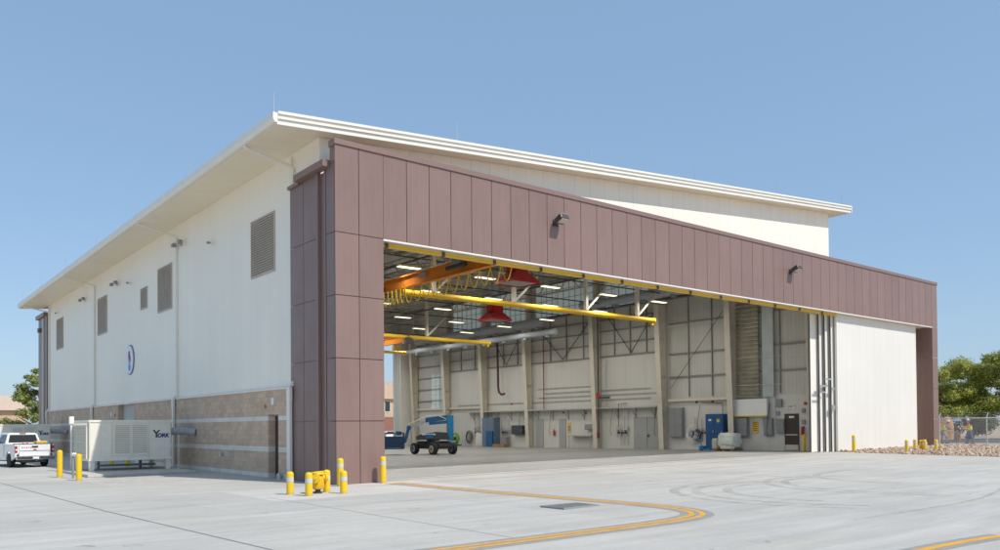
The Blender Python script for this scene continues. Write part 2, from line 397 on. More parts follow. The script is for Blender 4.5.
# ------------------------------------------------------------------ ground
def axis_lines(a,b):
    xs=[-4000,-1500,-600,-250,-120]
    v=a
    while v<=b: xs.append(v); v+=4
    return xs+[140,180,260,600,1500,4000]
GX=axis_lines(-80,112); GY=axis_lines(-60,112)
def grid_sheet(name,m,dz,poly=None,kind='structure'):
    bm=bmesh.new()
    if poly is None:
        vs=[[bm.verts.new((x,y,g(x,y)+dz)) for x in GX] for y in GY]
        for j in range(len(GY)-1):
            for i in range(len(GX)-1): bm.faces.new((vs[j][i],vs[j][i+1],vs[j+1][i+1],vs[j+1][i]))
    else:
        for pl in (poly if isinstance(poly[0][0],(tuple,list)) else [poly]):
            bm.faces.new([bm.verts.new((p[0],p[1],0)) for p in pl])
        xs=[p[0] for pl in (poly if isinstance(poly[0][0],(tuple,list)) else [poly]) for p in pl]
        ys=[p[1] for pl in (poly if isinstance(poly[0][0],(tuple,list)) else [poly]) for p in pl]
        for x in GX:
            if min(xs)<x<max(xs): bmesh.ops.bisect_plane(bm,geom=bm.verts[:]+bm.edges[:]+bm.faces[:],plane_co=(x,0,0),plane_no=(1,0,0))
        for y in GY:
            if min(ys)<y<max(ys): bmesh.ops.bisect_plane(bm,geom=bm.verts[:]+bm.edges[:]+bm.faces[:],plane_co=(0,y,0),plane_no=(0,1,0))
        for v in bm.verts: v.co.z=g(v.co.x,v.co.y)+dz
    for f in bm.faces:
        if f.normal.z<0: f.normal_flip()
    bm.normal_update()
    for f in bm.faces:
        if f.normal.z<0: f.normal_flip()
    me=bpy.data.meshes.new(name); bm.to_mesh(me); bm.free(); me.materials.append(m)
    ob=bpy.data.objects.new(name,me); COL.objects.link(ob); ob['kind']=kind; return ob
def ribbon(path,w,n0=0):
    out=[]
    P=[Vector((*p,0)) for p in path]
    nm=[]
    for i in range(len(P)):
        d=(P[min(i+1,len(P)-1)]-P[max(i-1,0)]).normalized(); nm.append(Vector((-d.y,d.x,0)))
    for i in range(len(P)-1):
        a,b=P[i]+nm[i]*(n0+w/2),P[i+1]+nm[i+1]*(n0+w/2); c,d=P[i+1]+nm[i+1]*(n0-w/2),P[i]+nm[i]*(n0-w/2)
        out.append([(a.x,a.y),(b.x,b.y),(c.x,c.y),(d.x,d.y)])
    return out
def smooth_path(pts,n=10):
    P=[Vector(p) for p in pts]; out=[]
    for i in range(len(P)-1):
        p0,p1,p2,p3=P[max(i-1,0)],P[i],P[i+1],P[min(i+2,len(P)-1)]
        for k in range(n):
            t=k/n
            out.append(tuple(.5*((2*p1)+(-p0+p2)*t+(2*p0-5*p1+4*p2-p3)*t*t+(-p0+3*p1-3*p2+p3)*t**3)))
    out.append(tuple(P[-1])); return out

grid_sheet('ground',M_dirt,-.012)
XG=[(36.2,-.2),(35.6,-3.2),(34.4,-10),(33.5,-30),(33.5,-59)]          # apron edge beside the gravel
apron=[(-79,-59)]+[(33.5,-59),(33.5,-30),(34.4,-10),(35.6,-3.2),(36.2,-.2),(36.2,1.0),(38.0,1.0),(38.0,56.2),(38,75),(-79,75)]
grid_sheet('apron',M_apron,0,apron)
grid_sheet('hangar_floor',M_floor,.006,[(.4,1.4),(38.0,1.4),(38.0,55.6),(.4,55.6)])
grid_sheet('gravel_strip',M_gravelbed,.0,[(33.5,-59),(60,-59),(60,40),(38.0,40),(38.0,1.0),(36.2,1.0),(36.2,-.2),(35.6,-3.2),(34.4,-10),(33.5,-30)])
grid_sheet('road',M_asphalt,.0,[(60,-59),(68,-59),(68,70),(60,70)])
grid_sheet('lawn',M_grass,.0,[(70.5,-59),(83,-59),(83,60),(70.5,60)])
kb=MB(); kb.box(68,68.25,-59,70,.2,.45,.02); k=kb.build('kerb',M_kerb); k['kind']='structure'
# painted lines
p1=smooth_path([(1.95,-.75),(2.05,-5),(2.25,-9.5),(2.4,-12.2),(2.28,-13.9),(1.75,-14.85),(.9,-15.25),(-.6,-15.38),(-3,-15.4),(-6,-15.4),(-9,-15.35),(-12.5,-15.3)],8)
grid_sheet('painted_line_border',M_linegrey,.003,ribbon(p1,.78))
grid_sheet('painted_line',M_linepaint,.006,ribbon(p1,.13,.125))
grid_sheet('painted_line',M_linepaint,.006,ribbon(p1,.13,-.125))
p2=smooth_path([(2.75,-21.05),(1.2,-20.85),(-.4,-20.75)],6)
grid_sheet('painted_line_border',M_linegrey,.003,ribbon(p2,.5))
grid_sheet('painted_line',M_linepaint,.006,ribbon(p2,.17,0))
grid_sheet('painted_red_line',M_redline,.003,ribbon([(.1,-.12),(.75,-1.25),(1.35,-1.5),(15,-1.35),(34.6,-1.2)],.09))
grid_sheet('paving_joint',M_jointm,.002,ribbon([(-9.4,60),(-9.2,11),(-8.75,-4),(-8.2,-13.2),(-7.7,-25)],.05))
grid_sheet('paving_joint',M_jointm,.002,ribbon([(-3.95,-3),(-4.1,-15.1)],.022))
grid_sheet('paving_joint',M_jointm,.002,ribbon([(14.0,-1.5),(14.1,-30)],.02))
grid_sheet('threshold_strip',M_kerb,.008,ribbon([(2.1,.85),(37.9,.85)],.45))
# tyre marks: arcs turned by ground equipment
def arc(cx,cy,r,a0,a1,n=26): return [(cx+r*math.cos(R(a0+(a1-a0)*i/n)),cy+r*math.sin(R(a0+(a1-a0)*i/n))) for i in range(n+1)]
tm=[]
for cx,cy,r,a0,a1 in ((9.2,-14.2,4.7,60,215),(9.3,-14.2,4.1,50,220),(9.6,-14.3,3.4,60,200),(13.6,-14.3,4.4,70,225),(13.7,-14.4,3.9,60,215),(17.2,-13.5,3.8,80,190)):
    tm+=ribbon(arc(cx,cy,r,a0,a1),.30)
grid_sheet('tyre_marks',M_mark,.0035,tm)
tm=[]
for x0,y0,x1,y1 in ((10,-3,24,-13),(11,-3,25,-13.4),(3,-18,14,-17.2),(-4,-6,2,-8),(6,-8,20,-9.5)):
    tm+=ribbon(smooth_path([(x0,y0),((x0+x1)/2+.6,(y0+y1)/2-.5),(x1,y1)],8),.14)
grid_sheet('tyre_marks',M_mark,.0042,tm)
grid_sheet('apron_pale_slab',mat('pale_slab_concrete',(.55,.54,.51),.85,build=concrete_build((.565,.55,.515),joint=False,wear=.08),var=0),.0012,[(-4.3,-4.6),(3.2,-4.6),(3.2,-.02),(-4.3,-.02)])
def drip_build(nt,b,tc):
    o=tc.outputs['Object']; f=mth(nt,'MULTIPLY',ramp(nt,noise(nt,o,3,6,.7),.5,.75),.5)
    t=node(nt,'ShaderNodeBsdfTransparent'); ms=node(nt,'ShaderNodeMixShader'); nt.links.new(f,ms.inputs[0])
    nt.links.new(t.outputs[0],ms.inputs[1]); nt.links.new(b.outputs[0],ms.inputs[2]); nt.links.new(ms.outputs[0],nt.nodes['Material Output'].inputs['Surface'])
M_oil=mat('oil_drip_stain',(.10,.09,.08),.6,var=0,build=drip_build)
M_rustwash=mat('rust_wash_stain',(.42,.25,.14),.9,var=0,build=drip_build)
rs_=random.Random(77); blobs=[]
for i in range(70):
    cx,cy,r=rs_.uniform(-12,22),rs_.uniform(-20,-1.5),rs_.uniform(.05,.28)
    if 0<cx<3.0 and cy>-16.5: continue
    blobs.append([(cx+r*rs_.uniform(.6,1.2)*math.cos(t*.785),cy+r*rs_.uniform(.6,1.2)*math.sin(t*.785)) for t in range(8)])
grid_sheet('oil_stains',M_oil,.0052,blobs)
grid_sheet('rust_stains',M_rustwash,.0048,[[(-6.2,7.5),(-4.6,6.6),(-3.0,7.2),(-2.6,9.5),(-3.4,12.1),(-5.6,12.1)]])
# gravel stones
def stones():
    rnd=random.Random(3); mb=MB()
    base=[]
    bm=bmesh.new(); bmesh.ops.create_icosphere(bm,subdivisions=1,radius=1)
    bv=[v.co.copy() for v in bm.verts]; bf=[[v.index for v in f.verts] for f in bm.faces]; bm.free()
    for i in range(9000):
        y=rnd.uniform(-14,1.2); x=rnd.uniform(34,52.8)
        ex=36.2 if y>-.2 else (35.6+(y+3.2)*.2 if y>-3.2 else 34.4+(y+10)*.176)
        if x<ex+.05: continue
        if .42<y and x<50.2: continue
        s=rnd.choice((.03,.035,.04,.05,.065,.08,.11))*rnd.uniform(.7,1.2); z=g(x,y)
        ro=Euler((rnd.random()*3,rnd.random()*3,rnd.random()*3)).to_matrix()
        mb.add([ro@Vector((v.x*s*rnd.uniform(.8,1.2),v.y*s,v.z*s*.8))+Vector((x,y,z+s*.35)) for v in bv],bf)
    return mb
def stone_build(nt,b,tc):
    geo=node(nt,'ShaderNodeNewGeometry'); rp=node(nt,'ShaderNodeValToRGB'); nt.links.new(geo.outputs['Random Per Island'],rp.inputs[0])
    e=rp.color_ramp.elements; e[0].color=(.56,.47,.36,1); e[1].color=(.27,.19,.14,1)
    for p,c in ((.3,(.42,.28,.19)),(.55,(.58,.50,.40)),(.8,(.34,.22,.15))): x=e.new(p); x.color=(*c,1)
    nt.links.new(rp.outputs[0],b.inputs['Base Color'])
M_stone=mat('river_stone',(.4,.3,.2),.9,var=0,build=stone_build)
tag(stones().build('gravel_stones',M_stone),'tan and reddish landscaping stones scattered on the gravel strip','gravel',kind='stuff')

# drain grate in the apron
dg=MB()
for i in range(8): dg.box(.22+i*.14,.295+i*.14,-11.94,-11.16,g(1,-11)+.012,g(1,-11)+.034)
dg.box(.15,1.35,-12.0,-11.94,.006,.042); dg.box(.15,1.35,-11.16,-11.10,.006,.042); dg.box(.10,.15,-12.0,-11.10,.006,.04); dg.box(1.35,1.40,-12.0,-11.10,.006,.04)
T=Thing('drain_grate','dark rectangular drain grate set in the apron inside the yellow line','drain',(.9,-11.55,.01))
db=MB(); db.box(.15,1.35,-11.94,-11.16,.005,.011); T.p('drain_well',db,M_dark); T.p('grate',dg,mat('iron_grate',(.26,.27,.26),.6,.0))

# ------------------------------------------------------------------ HANGAR
W=50.165; HB=9.37; HP=12.84; XR=37.65; YR=55.7
def zr(x): return 13.33+.082*x          # soffit / roof underside
H=Thing('aircraft_hangar','large cream and brown open aircraft hangar with tan masonry base and sloping roof','building',(0,0,0))
# brown portal: backing, then separate panels standing 20 mm proud with open joints
bk=MB(); bk.box(.02,2.03,.03,.40,0,HP-.06); bk.box(2.03,W,.03,.40,HB+.04,HP-.06)
H.p('portal_backing',bk,M_brown_dark)
zc=[.0,2.36,4.70,7.04,9.38]
pm=MB(); G_=.014
def zb(x): return g(x,0)
for (a,b) in ((.0,.99),(.99,2.05)):
    for k in range(4): pm.box(a+(G_ if a>0 else 0),b-(G_ if b<2 else 0),0,.03,zc[k]+(G_ if k else 0),zc[k+1]-G_)
    pm.box(a+(G_ if a>0 else 0),b-(G_ if b<2 else 0),0,.03,9.38+G_,HP-.2)
x=2.05; pitch=(W-2.05)/45
for i in range(45):
    pm.box(x+G_,x+pitch-G_,0,.03,HB,HP-.2); x+=pitch
# right pillar front
for k in range(4): pm.box(W+G_,W+.92,0,.03,(zb(51) if k==0 else zc[k]+G_),zc[k+1]-G_)
pm.box(W+G_,W+.92,0,.03,9.38+G_,HP-.2)
# side (left) face of portal, panels of X=0 plane
for y0,y1 in ((.05,.72),(1.42,2.66),(2.68,3.9)):
    for k in range(4): pm.box(-.0,.03,y0+.008,y1-.008,zc[k]+(G_ if k else 0),zc[k+1]-G_)
    pm.box(-.0,.03,y0+.008,y1-.008,9.38+G_,11.85 if y0>.5 else 12.0)
# reveal faces
pm.box(2.02,2.05,.03,1.25,0,HB); pm.box(W,W+.03,.03,1.7,zb(50),HB)
H.p('brown_cladding',pm,M_brown)
sb=MB(); sb.box(.03,2.02,.40,1.5,0,11.8); sb.box(.03,.25,1.5,3.9,0,11.8); sb.box(W+.03,W+.92,.40,1.7,zb(51),HP-.3); sb.box(.0,.03,.0+.03,.40,11.98,HP-.2); sb.box(2.05,38,.4,1.5,HB+.05,12.3)
sb.box(38,W+.03,.4,1.7,HB+.05,HP-.3)
H.p('portal_return',sb,M_brown)
ch=MB(); ch.box(-.02,.1,.74,.86,0,11.9); ch.box(-.10,.03,1.22,1.40,0,11.85)
H.p('corner_channel',ch,M_brown_trim)
cp=MB(); cp.box(-.04,W+.96,-.05,.44,HP-.2,HP); cp.box(-.05,-.0,-.0,.4,HP-.26,HP-.2)
H.p('parapet_cap',cp,M_brown_trim)
cp=MB(); cp.box(-.30,.05,.40,2.95,11.86,12.12,.01); cp.box(-.10,.28,2.95,3.96,11.80,11.93)
H.p('portal_side_cap',cp,M_brown_trim)
hs=MB(); hs.box(2.05,W,-.012,.04,HB-.06,HB); hs.box(2.05,W,.04,1.25,HB-.02,HB+.03)
H.p('head_flashing',hs,M_trim)
# main cream walls ------------------------------------------------
LV=[(5.72,8.31,8.82,11.40),(19.78,22.41,8.88,11.48),(24.58,26.0,9.49,10.82),(34.41,37.06,8.92,11.60),(49.29,52.06,9.04,11.70)]
sw=MB(); sw.prism([(1.56,3.80),(YR,3.80),(YR,zr(.2)),(1.56,zr(.2))],0,.15,.32)
H.p('side_wall',sw,M_wall)
fw=MB()
fw.prism([(.322,11.8),(38.02,11.8),(38.02,zr(38.02)),(.322,zr(.3))],1,1.56,1.75)
fw.prism([(.151,11.8),(.322,11.8),(.322,zr(.3)),(.151,zr(.2))],1,1.552,1.558)
H.p('front_upper_wall',fw,M_wallx)
bm_=MB(); bm_.box(0,.14,4.2,5.15,0,3.73); bm_.box(0,.14,5.15,6.2,2.69,3.73); bm_.box(0,.14,6.2,27.0,0,3.73); bm_.box(0,.14,30.9,YR,0,3.73)
bm_.box(.14,.40,6.2,6.4,0,2.69); bm_.box(.14,.40,4.9,5.15,0,2.69); bm_.box(.14,.40,4.9,6.4,2.69,2.9); bm_.box(.14,.6,26.8,27.0,0,3.73); bm_.box(.14,.6,30.9,31.1,0,3.73)
H.p('masonry_wall',bm_,M_masonry)
ib=MB(); ib.box(.145,.32,6.41,26.79,0,3.8); ib.box(.145,.32,31.11,YR,0,3.8); ib.box(.145,.32,1.56,4.89,0,3.8); ib.box(.6,.7,26.8,31.1,0,3.9)
H.p('masonry_backing',ib,M_liner)
tr=MB(); tr.prism([(-.06,3.73),(.149,3.73),(.149,3.86),(-.06,3.79)],1,4.15,YR); H.p('wall_ledge_trim',tr,M_trim)
for b_ in ((.10,.149,YR-.22,YR,3.87,zr(0)),(.08,.149,3.93,4.08,3.87,13.2),(-.07,.14,3.93,4.18,0,3.72)):
    tr=MB(); tr.box(*b_); H.p('corner_trim',tr,M_trim)
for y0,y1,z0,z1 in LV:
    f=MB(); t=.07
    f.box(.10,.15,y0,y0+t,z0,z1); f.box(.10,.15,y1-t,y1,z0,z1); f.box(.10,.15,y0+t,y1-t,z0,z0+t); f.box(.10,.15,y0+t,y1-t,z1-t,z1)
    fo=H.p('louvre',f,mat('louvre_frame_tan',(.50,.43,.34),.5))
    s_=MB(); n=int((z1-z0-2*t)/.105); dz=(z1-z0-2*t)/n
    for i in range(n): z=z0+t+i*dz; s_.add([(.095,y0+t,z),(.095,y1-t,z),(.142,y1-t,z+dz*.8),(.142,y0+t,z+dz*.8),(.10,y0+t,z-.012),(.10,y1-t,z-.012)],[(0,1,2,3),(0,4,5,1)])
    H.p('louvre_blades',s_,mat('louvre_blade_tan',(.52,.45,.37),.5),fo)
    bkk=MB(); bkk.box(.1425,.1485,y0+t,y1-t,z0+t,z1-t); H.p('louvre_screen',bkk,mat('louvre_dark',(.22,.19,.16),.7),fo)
# roof -----------------------------------------------------------
X0,X1,Y0,Y1=-1.91,39.55,.8,57.4
rf=MB()
rf.add([(X0,Y0+.02,zr(X0)+.40),(X1,Y0+.02,zr(X1)+.40),(X1,Y1,zr(X1)+.40),(X0,Y1,zr(X0)+.40),(X0,Y0+.02,zr(X0)+.03),(X1,Y0+.02,zr(X1)+.03),(X1,Y1,zr(X1)+.03),(X0,Y1,zr(X0)+.03)],
  [(0,1,2,3),(7,6,5,4),(0,4,5,1),(1,5,6,2),(2,6,7,3),(3,7,4,0)])
ro=H.p('roof',rf,M_roof)
so=MB()
def slope_slab(mb,xa,xb,ya,yb,z0,z1):
    mb.add([(xa,ya,zr(xa)+z0),(xb,ya,zr(xb)+z0),(xb,yb,zr(xb)+z0),(xa,yb,zr(xa)+z0),(xa,ya,zr(xa)+z1),(xb,ya,zr(xb)+z1),(xb,yb,zr(xb)+z1),(xa,yb,zr(xa)+z1)],
      [(3,2,1,0),(4,5,6,7),(0,1,5,4),(1,2,6,5),(2,3,7,6),(3,0,4,7)])
slope_slab(so,X0,.149,Y0,Y1,0,.028); slope_slab(so,.150,38.02,Y0,1.551,0,.028); slope_slab(so,38.03,X1,Y0,Y1,0,.028)
H.p('soffit',so,M_soffit,ro)
# stepped rake fascia on the front edge
fa=MB()
slope_slab(fa,X0,X1,Y0-.05,Y0+.02,-.03,.16); slope_slab(fa,X0,X1,Y0-.11,Y0+.02,.16,.25); slope_slab(fa,X0,X1,Y0-.08,Y0+.02,.25,.33); slope_slab(fa,X0,X1,Y0-.15,Y0+.02,.33,.43)
H.p('rake_fascia',fa,M_trim,ro)
gu=MB(); pr=[(X0-.01,.04+zr(X0)-.03),(X0-.12,zr(X0)+.02),(X0-.19,zr(X0)+.14),(X0-.19,zr(X0)+.36),(X0-.01,zr(X0)+.36)]
gu.prism(pr,1,Y0-.12,Y1); H.p('gutter',gu,M_trim,ro)
fb=MB(); slope_slab(fb,X0,X1,Y1,Y1+.08,-.03,.43); H.p('rear_fascia',fb,M_trim,ro)
fe=MB(); fe.box(X1,X1+.06,Y0-.1,Y1,zr(X1)-.02,zr(X1)+.42); H.p('high_side_fascia',fe,M_trim,ro)
for y in (3.75,18.78,37.9,YR-.45):
    d=MB(); z=12.78
    d.tube([(X0-.05,y,zr(X0)+.02),(X0+.02,y,zr(X0)-.08),(-.06,y,z-.02),(.06,y,z-.12),(.075,y,z-.35)],.065,8)
    d.box(.02,.147,y-.075,y+.075,3.95,z-.25)
    d.prism([(-.02,4.0),(.12,4.0),(.147,3.87),(-.18,3.76)],1,y-.10,y+.10)
    d.box(-.19,-.062,y-.13,y+.13,3.2,3.76,.01); d.box(-.17,-.062,y-.09,y+.09,.02,3.2)
    H.p('downspout',d,M_trim)
# doors on the masonry wall
d=MB(); d.box(.30,.345,5.2,6.15,0.02,2.64); dd=H.p('door',d,M_darkdoor,label='dark brown steel door recessed in the masonry')
d=MB(); d.box(.285,.30,5.42,5.70,1.45,1.98); H.p('notice',d,M_white,dd)
d=MB(); d.box(.27,.30,5.3,5.36,.9,1.15); H.p('handle',d,M_galv,dd)
d=MB(); d.box(.40,.44,27.05,30.85,0.02,3.70)
for z in (.8,1.6,2.4,3.2): d.box(.385,.40,27.05,30.85,z,z+.03)
H.p('overhead_door',d,mat('beige_overhead_door',(.55,.50,.40),.5,var=.05))
# interior ------------------------------------------------
cl=MB(); slope_slab(cl,.33,37.6,1.76,YR-.1,-.03,-.005); H.p('ceiling_lining',cl,M_ceil)
il=MB(); il.box(.33,.36,1.8,YR-.1,0,13.2); H.p('left_lining',il,M_liner2)
# right wall with daylight openings
op=[(17.2,22.2,12.3,15.6),(23.6,31.3,12.3,15.6),(32.8,38.3,12.3,15.6),(40,45,12.3,15.6)]
rw=MB(); rl=MB()
ys=[1.76]; 
def seg(mb,y0,y1,z0,z1): mb.box(XR,XR+.12,y0,y1,z0,z1)
cur=1.76
ops=sorted(op)
seg(rw,1.76,YR,8.0,12.3)
for (a,b,z0,z1) in ops:
    seg(rw,cur,a,12.3,16.3); seg(rw,a,b,z1,16.3); cur=b
seg(rw,cur,YR,12.3,16.3)
seg(rw,1.76,46.9,4.15,8.0); seg(rw,49.3,YR,4.15,8.0)
H.p('right_wall_sheeting',rw,M_liner2)
ex=MB(); ex.box(XR+.13,XR+.33,1.77,17.2,0,16.35); ex.box(XR+.13,XR+.33,45.2,46.9,0,16.35); ex.box(XR+.13,XR+.33,49.3,YR,0,16.35); ex.box(XR+.13,XR+.33,17.2,45.2,0,12.3); ex.box(XR+.13,XR+.33,17.2,45.2,15.6,16.35)
ex.box(XR+.13,XR+.33,46.9,49.3,0,3.9); ex.box(XR+.13,XR+.33,46.9,49.3,9.0,16.35)
H.p('right_outer_wall',ex,M_wall)
for (a,b,z0,z1) in ops+[(46.9,49.3,4.16,9.0)]:
    t=MB(); t.box(XR+.04,XR+.05,a,b,z0,z1); to=H.p('daylight_panel',t,M_transl)
    t=MB(); n=int((b-a)/.75)
    for i in range(1,n): t.box(XR,XR+.035,a+(b-a)*i/n-.02,a+(b-a)*i/n+.02,z0,z1)
    for zz in ([z0+.8,z0+1.65,z0+2.5] if z1>12 else [z0+.5*k for k in range(1,9)]): t.box(XR-.04,XR-.002,a,b,zz-.02,zz+.02)
    H.p('panel_rib',t,M_girt if z1>12 else M_galv,to)
lw=MB(); lw.box(XR-.03,XR+.12,1.76,YR-.1,0,4.15); H.p('wall_liner_lower',lw,M_liner)
lw=MB(); lw.box(XR-.02,XR-.001,15.6,46.5,4.15,8.0); H.p('wall_liner_upper',lw,mat('smooth_liner',(.62,.61,.565),.6,build=panel_build(1,2.2,(.62,.61,.565),dark=.75,streak=.03),var=0))
# wall girts
gt=MB()
for z in (5.9,7.75,10.2): gt.box(XR-.16,XR-.021,1.9,15.0,z-.05,z+.05)
for z in (8.1,9.2,10.3,11.3): gt.box(XR-.16,XR-.021,15.5,46.0,z-.05,z+.05)
for z in (5.0,6.3,7.6,8.9,10.2,11.4): gt.box(XR-.16,XR-.021,46,YR-.4,z-.05,z+.05)
for z in (12.25,15.7): gt.box(XR-.16,XR-.021,1.9,YR-.4,z-.06,z+.06)
for y in (5.1,10.9,13.1): gt.box(XR-.12,XR-.021,y-.035,y+.035,4.3,12.2)
for y in (17.4,19.2,21,24.8,27,29.2,34,36.2,41,43.5): gt.box(XR-.12,XR-.021,y-.04,y+.04,8.15,12.2)
H.p('girts',gt,M_girt)
br=MB()
for a,b in ((23.2,31.4),(15.9,22),(32.6,38.5)):
    m_=(a+b)/2
    br.cyl((XR-.25,a,12),(XR-.25,m_,8.2),.035,n=6); br.cyl((XR-.25,b,12),(XR-.25,m_,8.2),.035,n=6)
br.cyl((XR-.25,9,11.5),(XR-.25,14.8,5),.02,n=6)
H.p('wall_brace',br,M_dark)
for ya,yb in ((8.8,15.0),(39.4,52)):
    bb=MB(); bb.box(XR-.35,XR-.19,ya,yb,3.95,4.15); H.p('wall_beam',bb,M_steel)
# tapered frame columns
CY=[2.35,8.85,15.5,22.9,32.0,39.0,45.7,52.1]
for y in CY:
    c=MB(); zg=0
    xb0,xt0=XR-.62,XR-1.15
    # inner flange, web, outer flange
    c.add([(xb0,y-.24,zg),(xb0+.03,y-.24,zg),(xt0+.03,y-.24,11.7),(xt0,y-.24,11.7),(xb0,y+.24,zg),(xb0+.03,y+.24,zg),(xt0+.03,y+.24,11.7),(xt0,y+.24,11.7)],
      [(0,1,2,3),(7,6,5,4),(0,4,5,1),(1,5,6,2),(2,6,7,3),(3,7,4,0)])
    c.add([(xb0+.03,y-.01,zg),(XR-.2,y-.01,zg),(XR-.2,y-.01,11.7),(xt0+.03,y-.01,11.7),(xb0+.03,y+.01,zg),(XR-.2,y+.01,zg),(XR-.2,y+.01,11.7),(xt0+.03,y+.01,11.7)],
      [(0,1,2,3),(7,6,5,4),(0,4,5,1),(1,5,6,2),(2,6,7,3),(3,7,4,0)])
    c.box(XR-.2,XR-.165,y-.2,y+.2,zg,15.3); c.box(xt0-.05,XR-.2,y-.26,y+.26,11.7,11.76); c.box(XR-.6,XR-.56,y-.15,y+.15,11.76,15.4); c.box(XR-.56,XR-.2,y-.01,y+.01,11.76,15.4)
    for z in (3.0,6.0,9.0): c.box(xb0+.03-(z/11.7)*.53,XR-.2,y-.2,y+.2,z,z+.012)
    H.p('frame_column',c,M_steel)
    # rafter
    r_=MB(); 
    def rbox(x0,x1,ya,yb,d0,d1):
        r_.add([(x0,ya,zr(x0)-d1),(x1,ya,zr(x1)-d1),(x1,yb,zr(x1)-d1),(x0,yb,zr(x0)-d1),(x0,ya,zr(x0)-d0),(x1,ya,zr(x1)-d0),(x1,yb,zr(x1)-d0),(x0,yb,zr(x0)-d0)],
          [(3,2,1,0),(4,5,6,7),(0,1,5,4),(1,2,6,5),(2,3,7,6),(3,0,4,7)])
    rbox(.4,XR-.6,y-.2,y+.2,1.15,1.19); rbox(.4,XR-.6,y-.012,y+.012,.33,1.15); rbox(.4,XR-.6,y-.2,y+.2,.29,.33)
    H.p('rafter',r_,M_steel)
pu=MB()
for i in range(24):
    x=1.5+i*1.53; pu.box(x-.04,x+.04,1.8,YR-.3,zr(x)-.27,zr(x)-.035)
H.p('purlins',pu,M_steelg)
# lattice girders and roof bracing
for X in (14.5,25.0,33.6):
    t=MB(); zt=zr(X)-1.3; zb_=zt-1.15 if X>30 else zt-1.0
    t.box(X-.07,X+.07,3,YR-3,zt-.06,zt+.06); t.box(X-.07,X+.07,3,YR-3,zb_-.06,zb_+.06)
    y=3; k=0
    while y<YR-4.5:
        t.bar((X,y,zt if k%2 else zb_),(X,y+1.3,zb_ if k%2 else zt),.07); y+=1.3; k+=1
    H.p('lattice_girder',t,M_steelg)
rb=random.Random(5)
for (a,b) in ((3.2,8.9),(15.5,22.9),(32,39),(45.7,52.1)):
    for xa in (6,14,22,30):
        bt=MB(); bt.cyl((xa,a,zr(xa)-1.25),(xa+8,b,zr(xa+8)-1.25),.025,n=6); bt.cyl((xa+8,a,zr(xa+8)-1.25),(xa,b,zr(xa)-1.25),.025,n=6); H.p('roof_bracing',bt,M_dark)
sp=MB()
for y in (7,13.5,20,27,34,41,48): sp.cyl((2,y,12.15),(36.8,y,12.25),.045,n=8)
for x in (12,24,35.6): sp.cyl((x,3,11.95),(x,52,11.95),.07,n=8)
H.p('sprinkler_pipe',sp,M_dark)
# rear wall + portal
rr=MB(); rr.prism([(.33,11.9),(37.6,11.9),(37.6,zr(37.6)-.04),(.33,zr(.33)-.04)],1,YR-.1,YR+.1); rr.box(.33,1.6,YR-.1,YR+.1,0,11.9)
H.p('rear_wall',rr,M_liner2)
rp=MB(); rp.box(-.0,2.0,YR+.1,YR+4.2,0,12.75); H.p('rear_brown_return',rp,mat('rear_brown_panel',BROWN,.42,build=panel_build(1,1.05,BROWN,groove=.03,dark=.35,streak=.03),var=0))
rp=MB(); rp.box(-.22,2.1,YR+.4,YR+4.5,12.5,12.85,.02); rp.box(-.28,0,YR+2.6,YR+3.2,11.2,11.6,.02); H.p('rear_cap',rp,M_brown_trim)
rp=MB(); rp.box(-.06,-.005,YR+1.3,YR+2.2,0,12.4); H.p('rear_light_panel',rp,M_steelg)
lf=MB()
for k,y in enumerate((53.1,53.7,54.3,54.9,55.35)): lf.box(35.9+.12*k,37.55,y,y+.22,.02,11.85)
H.p('rear_door_leaf',lf,M_trim)
# right part of the portal : door pocket behind the leaf
pk=MB(); pk.box(38.0,W+.03,1.72,1.9,zb(44),HP-.4); H.p('pocket_wall',pk,M_wallx)
# sliding door leaves
def leaf(x0,x1,y,zlo,mt):
    l=MB(); l.box(x0,x1,y,y+.12,zlo,HB-.03); o=H.p('sliding_door_leaf',l,mt)
    e=MB(); e.box(x0-.02,x0+.10,y-.012,y+.135,zlo-.02,HB-.03); H.p('edge_stile',e,M_trim,o)
    e=MB(); e.box(x1-.1,x1+.02,y-.012,y+.135,zlo-.02,HB-.03); H.p('edge_stile',e,M_trim,o)
    return o
leaf(36.78,48.3,.42,.26,M_door)
for k,(x0,y) in enumerate(((36.52,.68),(36.17,.90),(35.84,1.12),(35.05,1.32))):
    o=leaf(x0,48.0-.1*k,y,.24,M_trim)
    e=MB(); e.box(x0-.035,x0-.021,y+.015,y+.105,.24,HB-.05); e.box(x0+.06,x0+.10,y+.136,y+.21,.24,HB-.05); H.p('seal_and_gap_shade',e,M_dark,o)  # seal strip, plus a dark box painting the shade between stacked leaves
for b_ in ((35.3,36.0,.80,.86,4.1,4.2),(35.3,36.2,.80,.86,4.5,4.62),(35.6,36.4,.60,.66,4.95,5.05),(36.3,36.62,.5,.6,3.0,3.3),(36.3,36.6,.5,.6,4.3,4.45)):
    e=MB(); e.box(*b_); H.p('door_latch',e,M_galv)
tk=MB(); tk.box(2.1,36.6,.30,.36,9.17,9.29); tk.box(2.1,36.6,.26,.40,9.14,9.17)
tko=H.p('yellow_door_track',tk,M_yellow2)
tb=MB()
for i in range(13): tb.box(2.3+i*2.7,2.42+i*2.7,.24,.42,9.12,9.30)
H.p('track_bracket',tb,M_dark,tko)
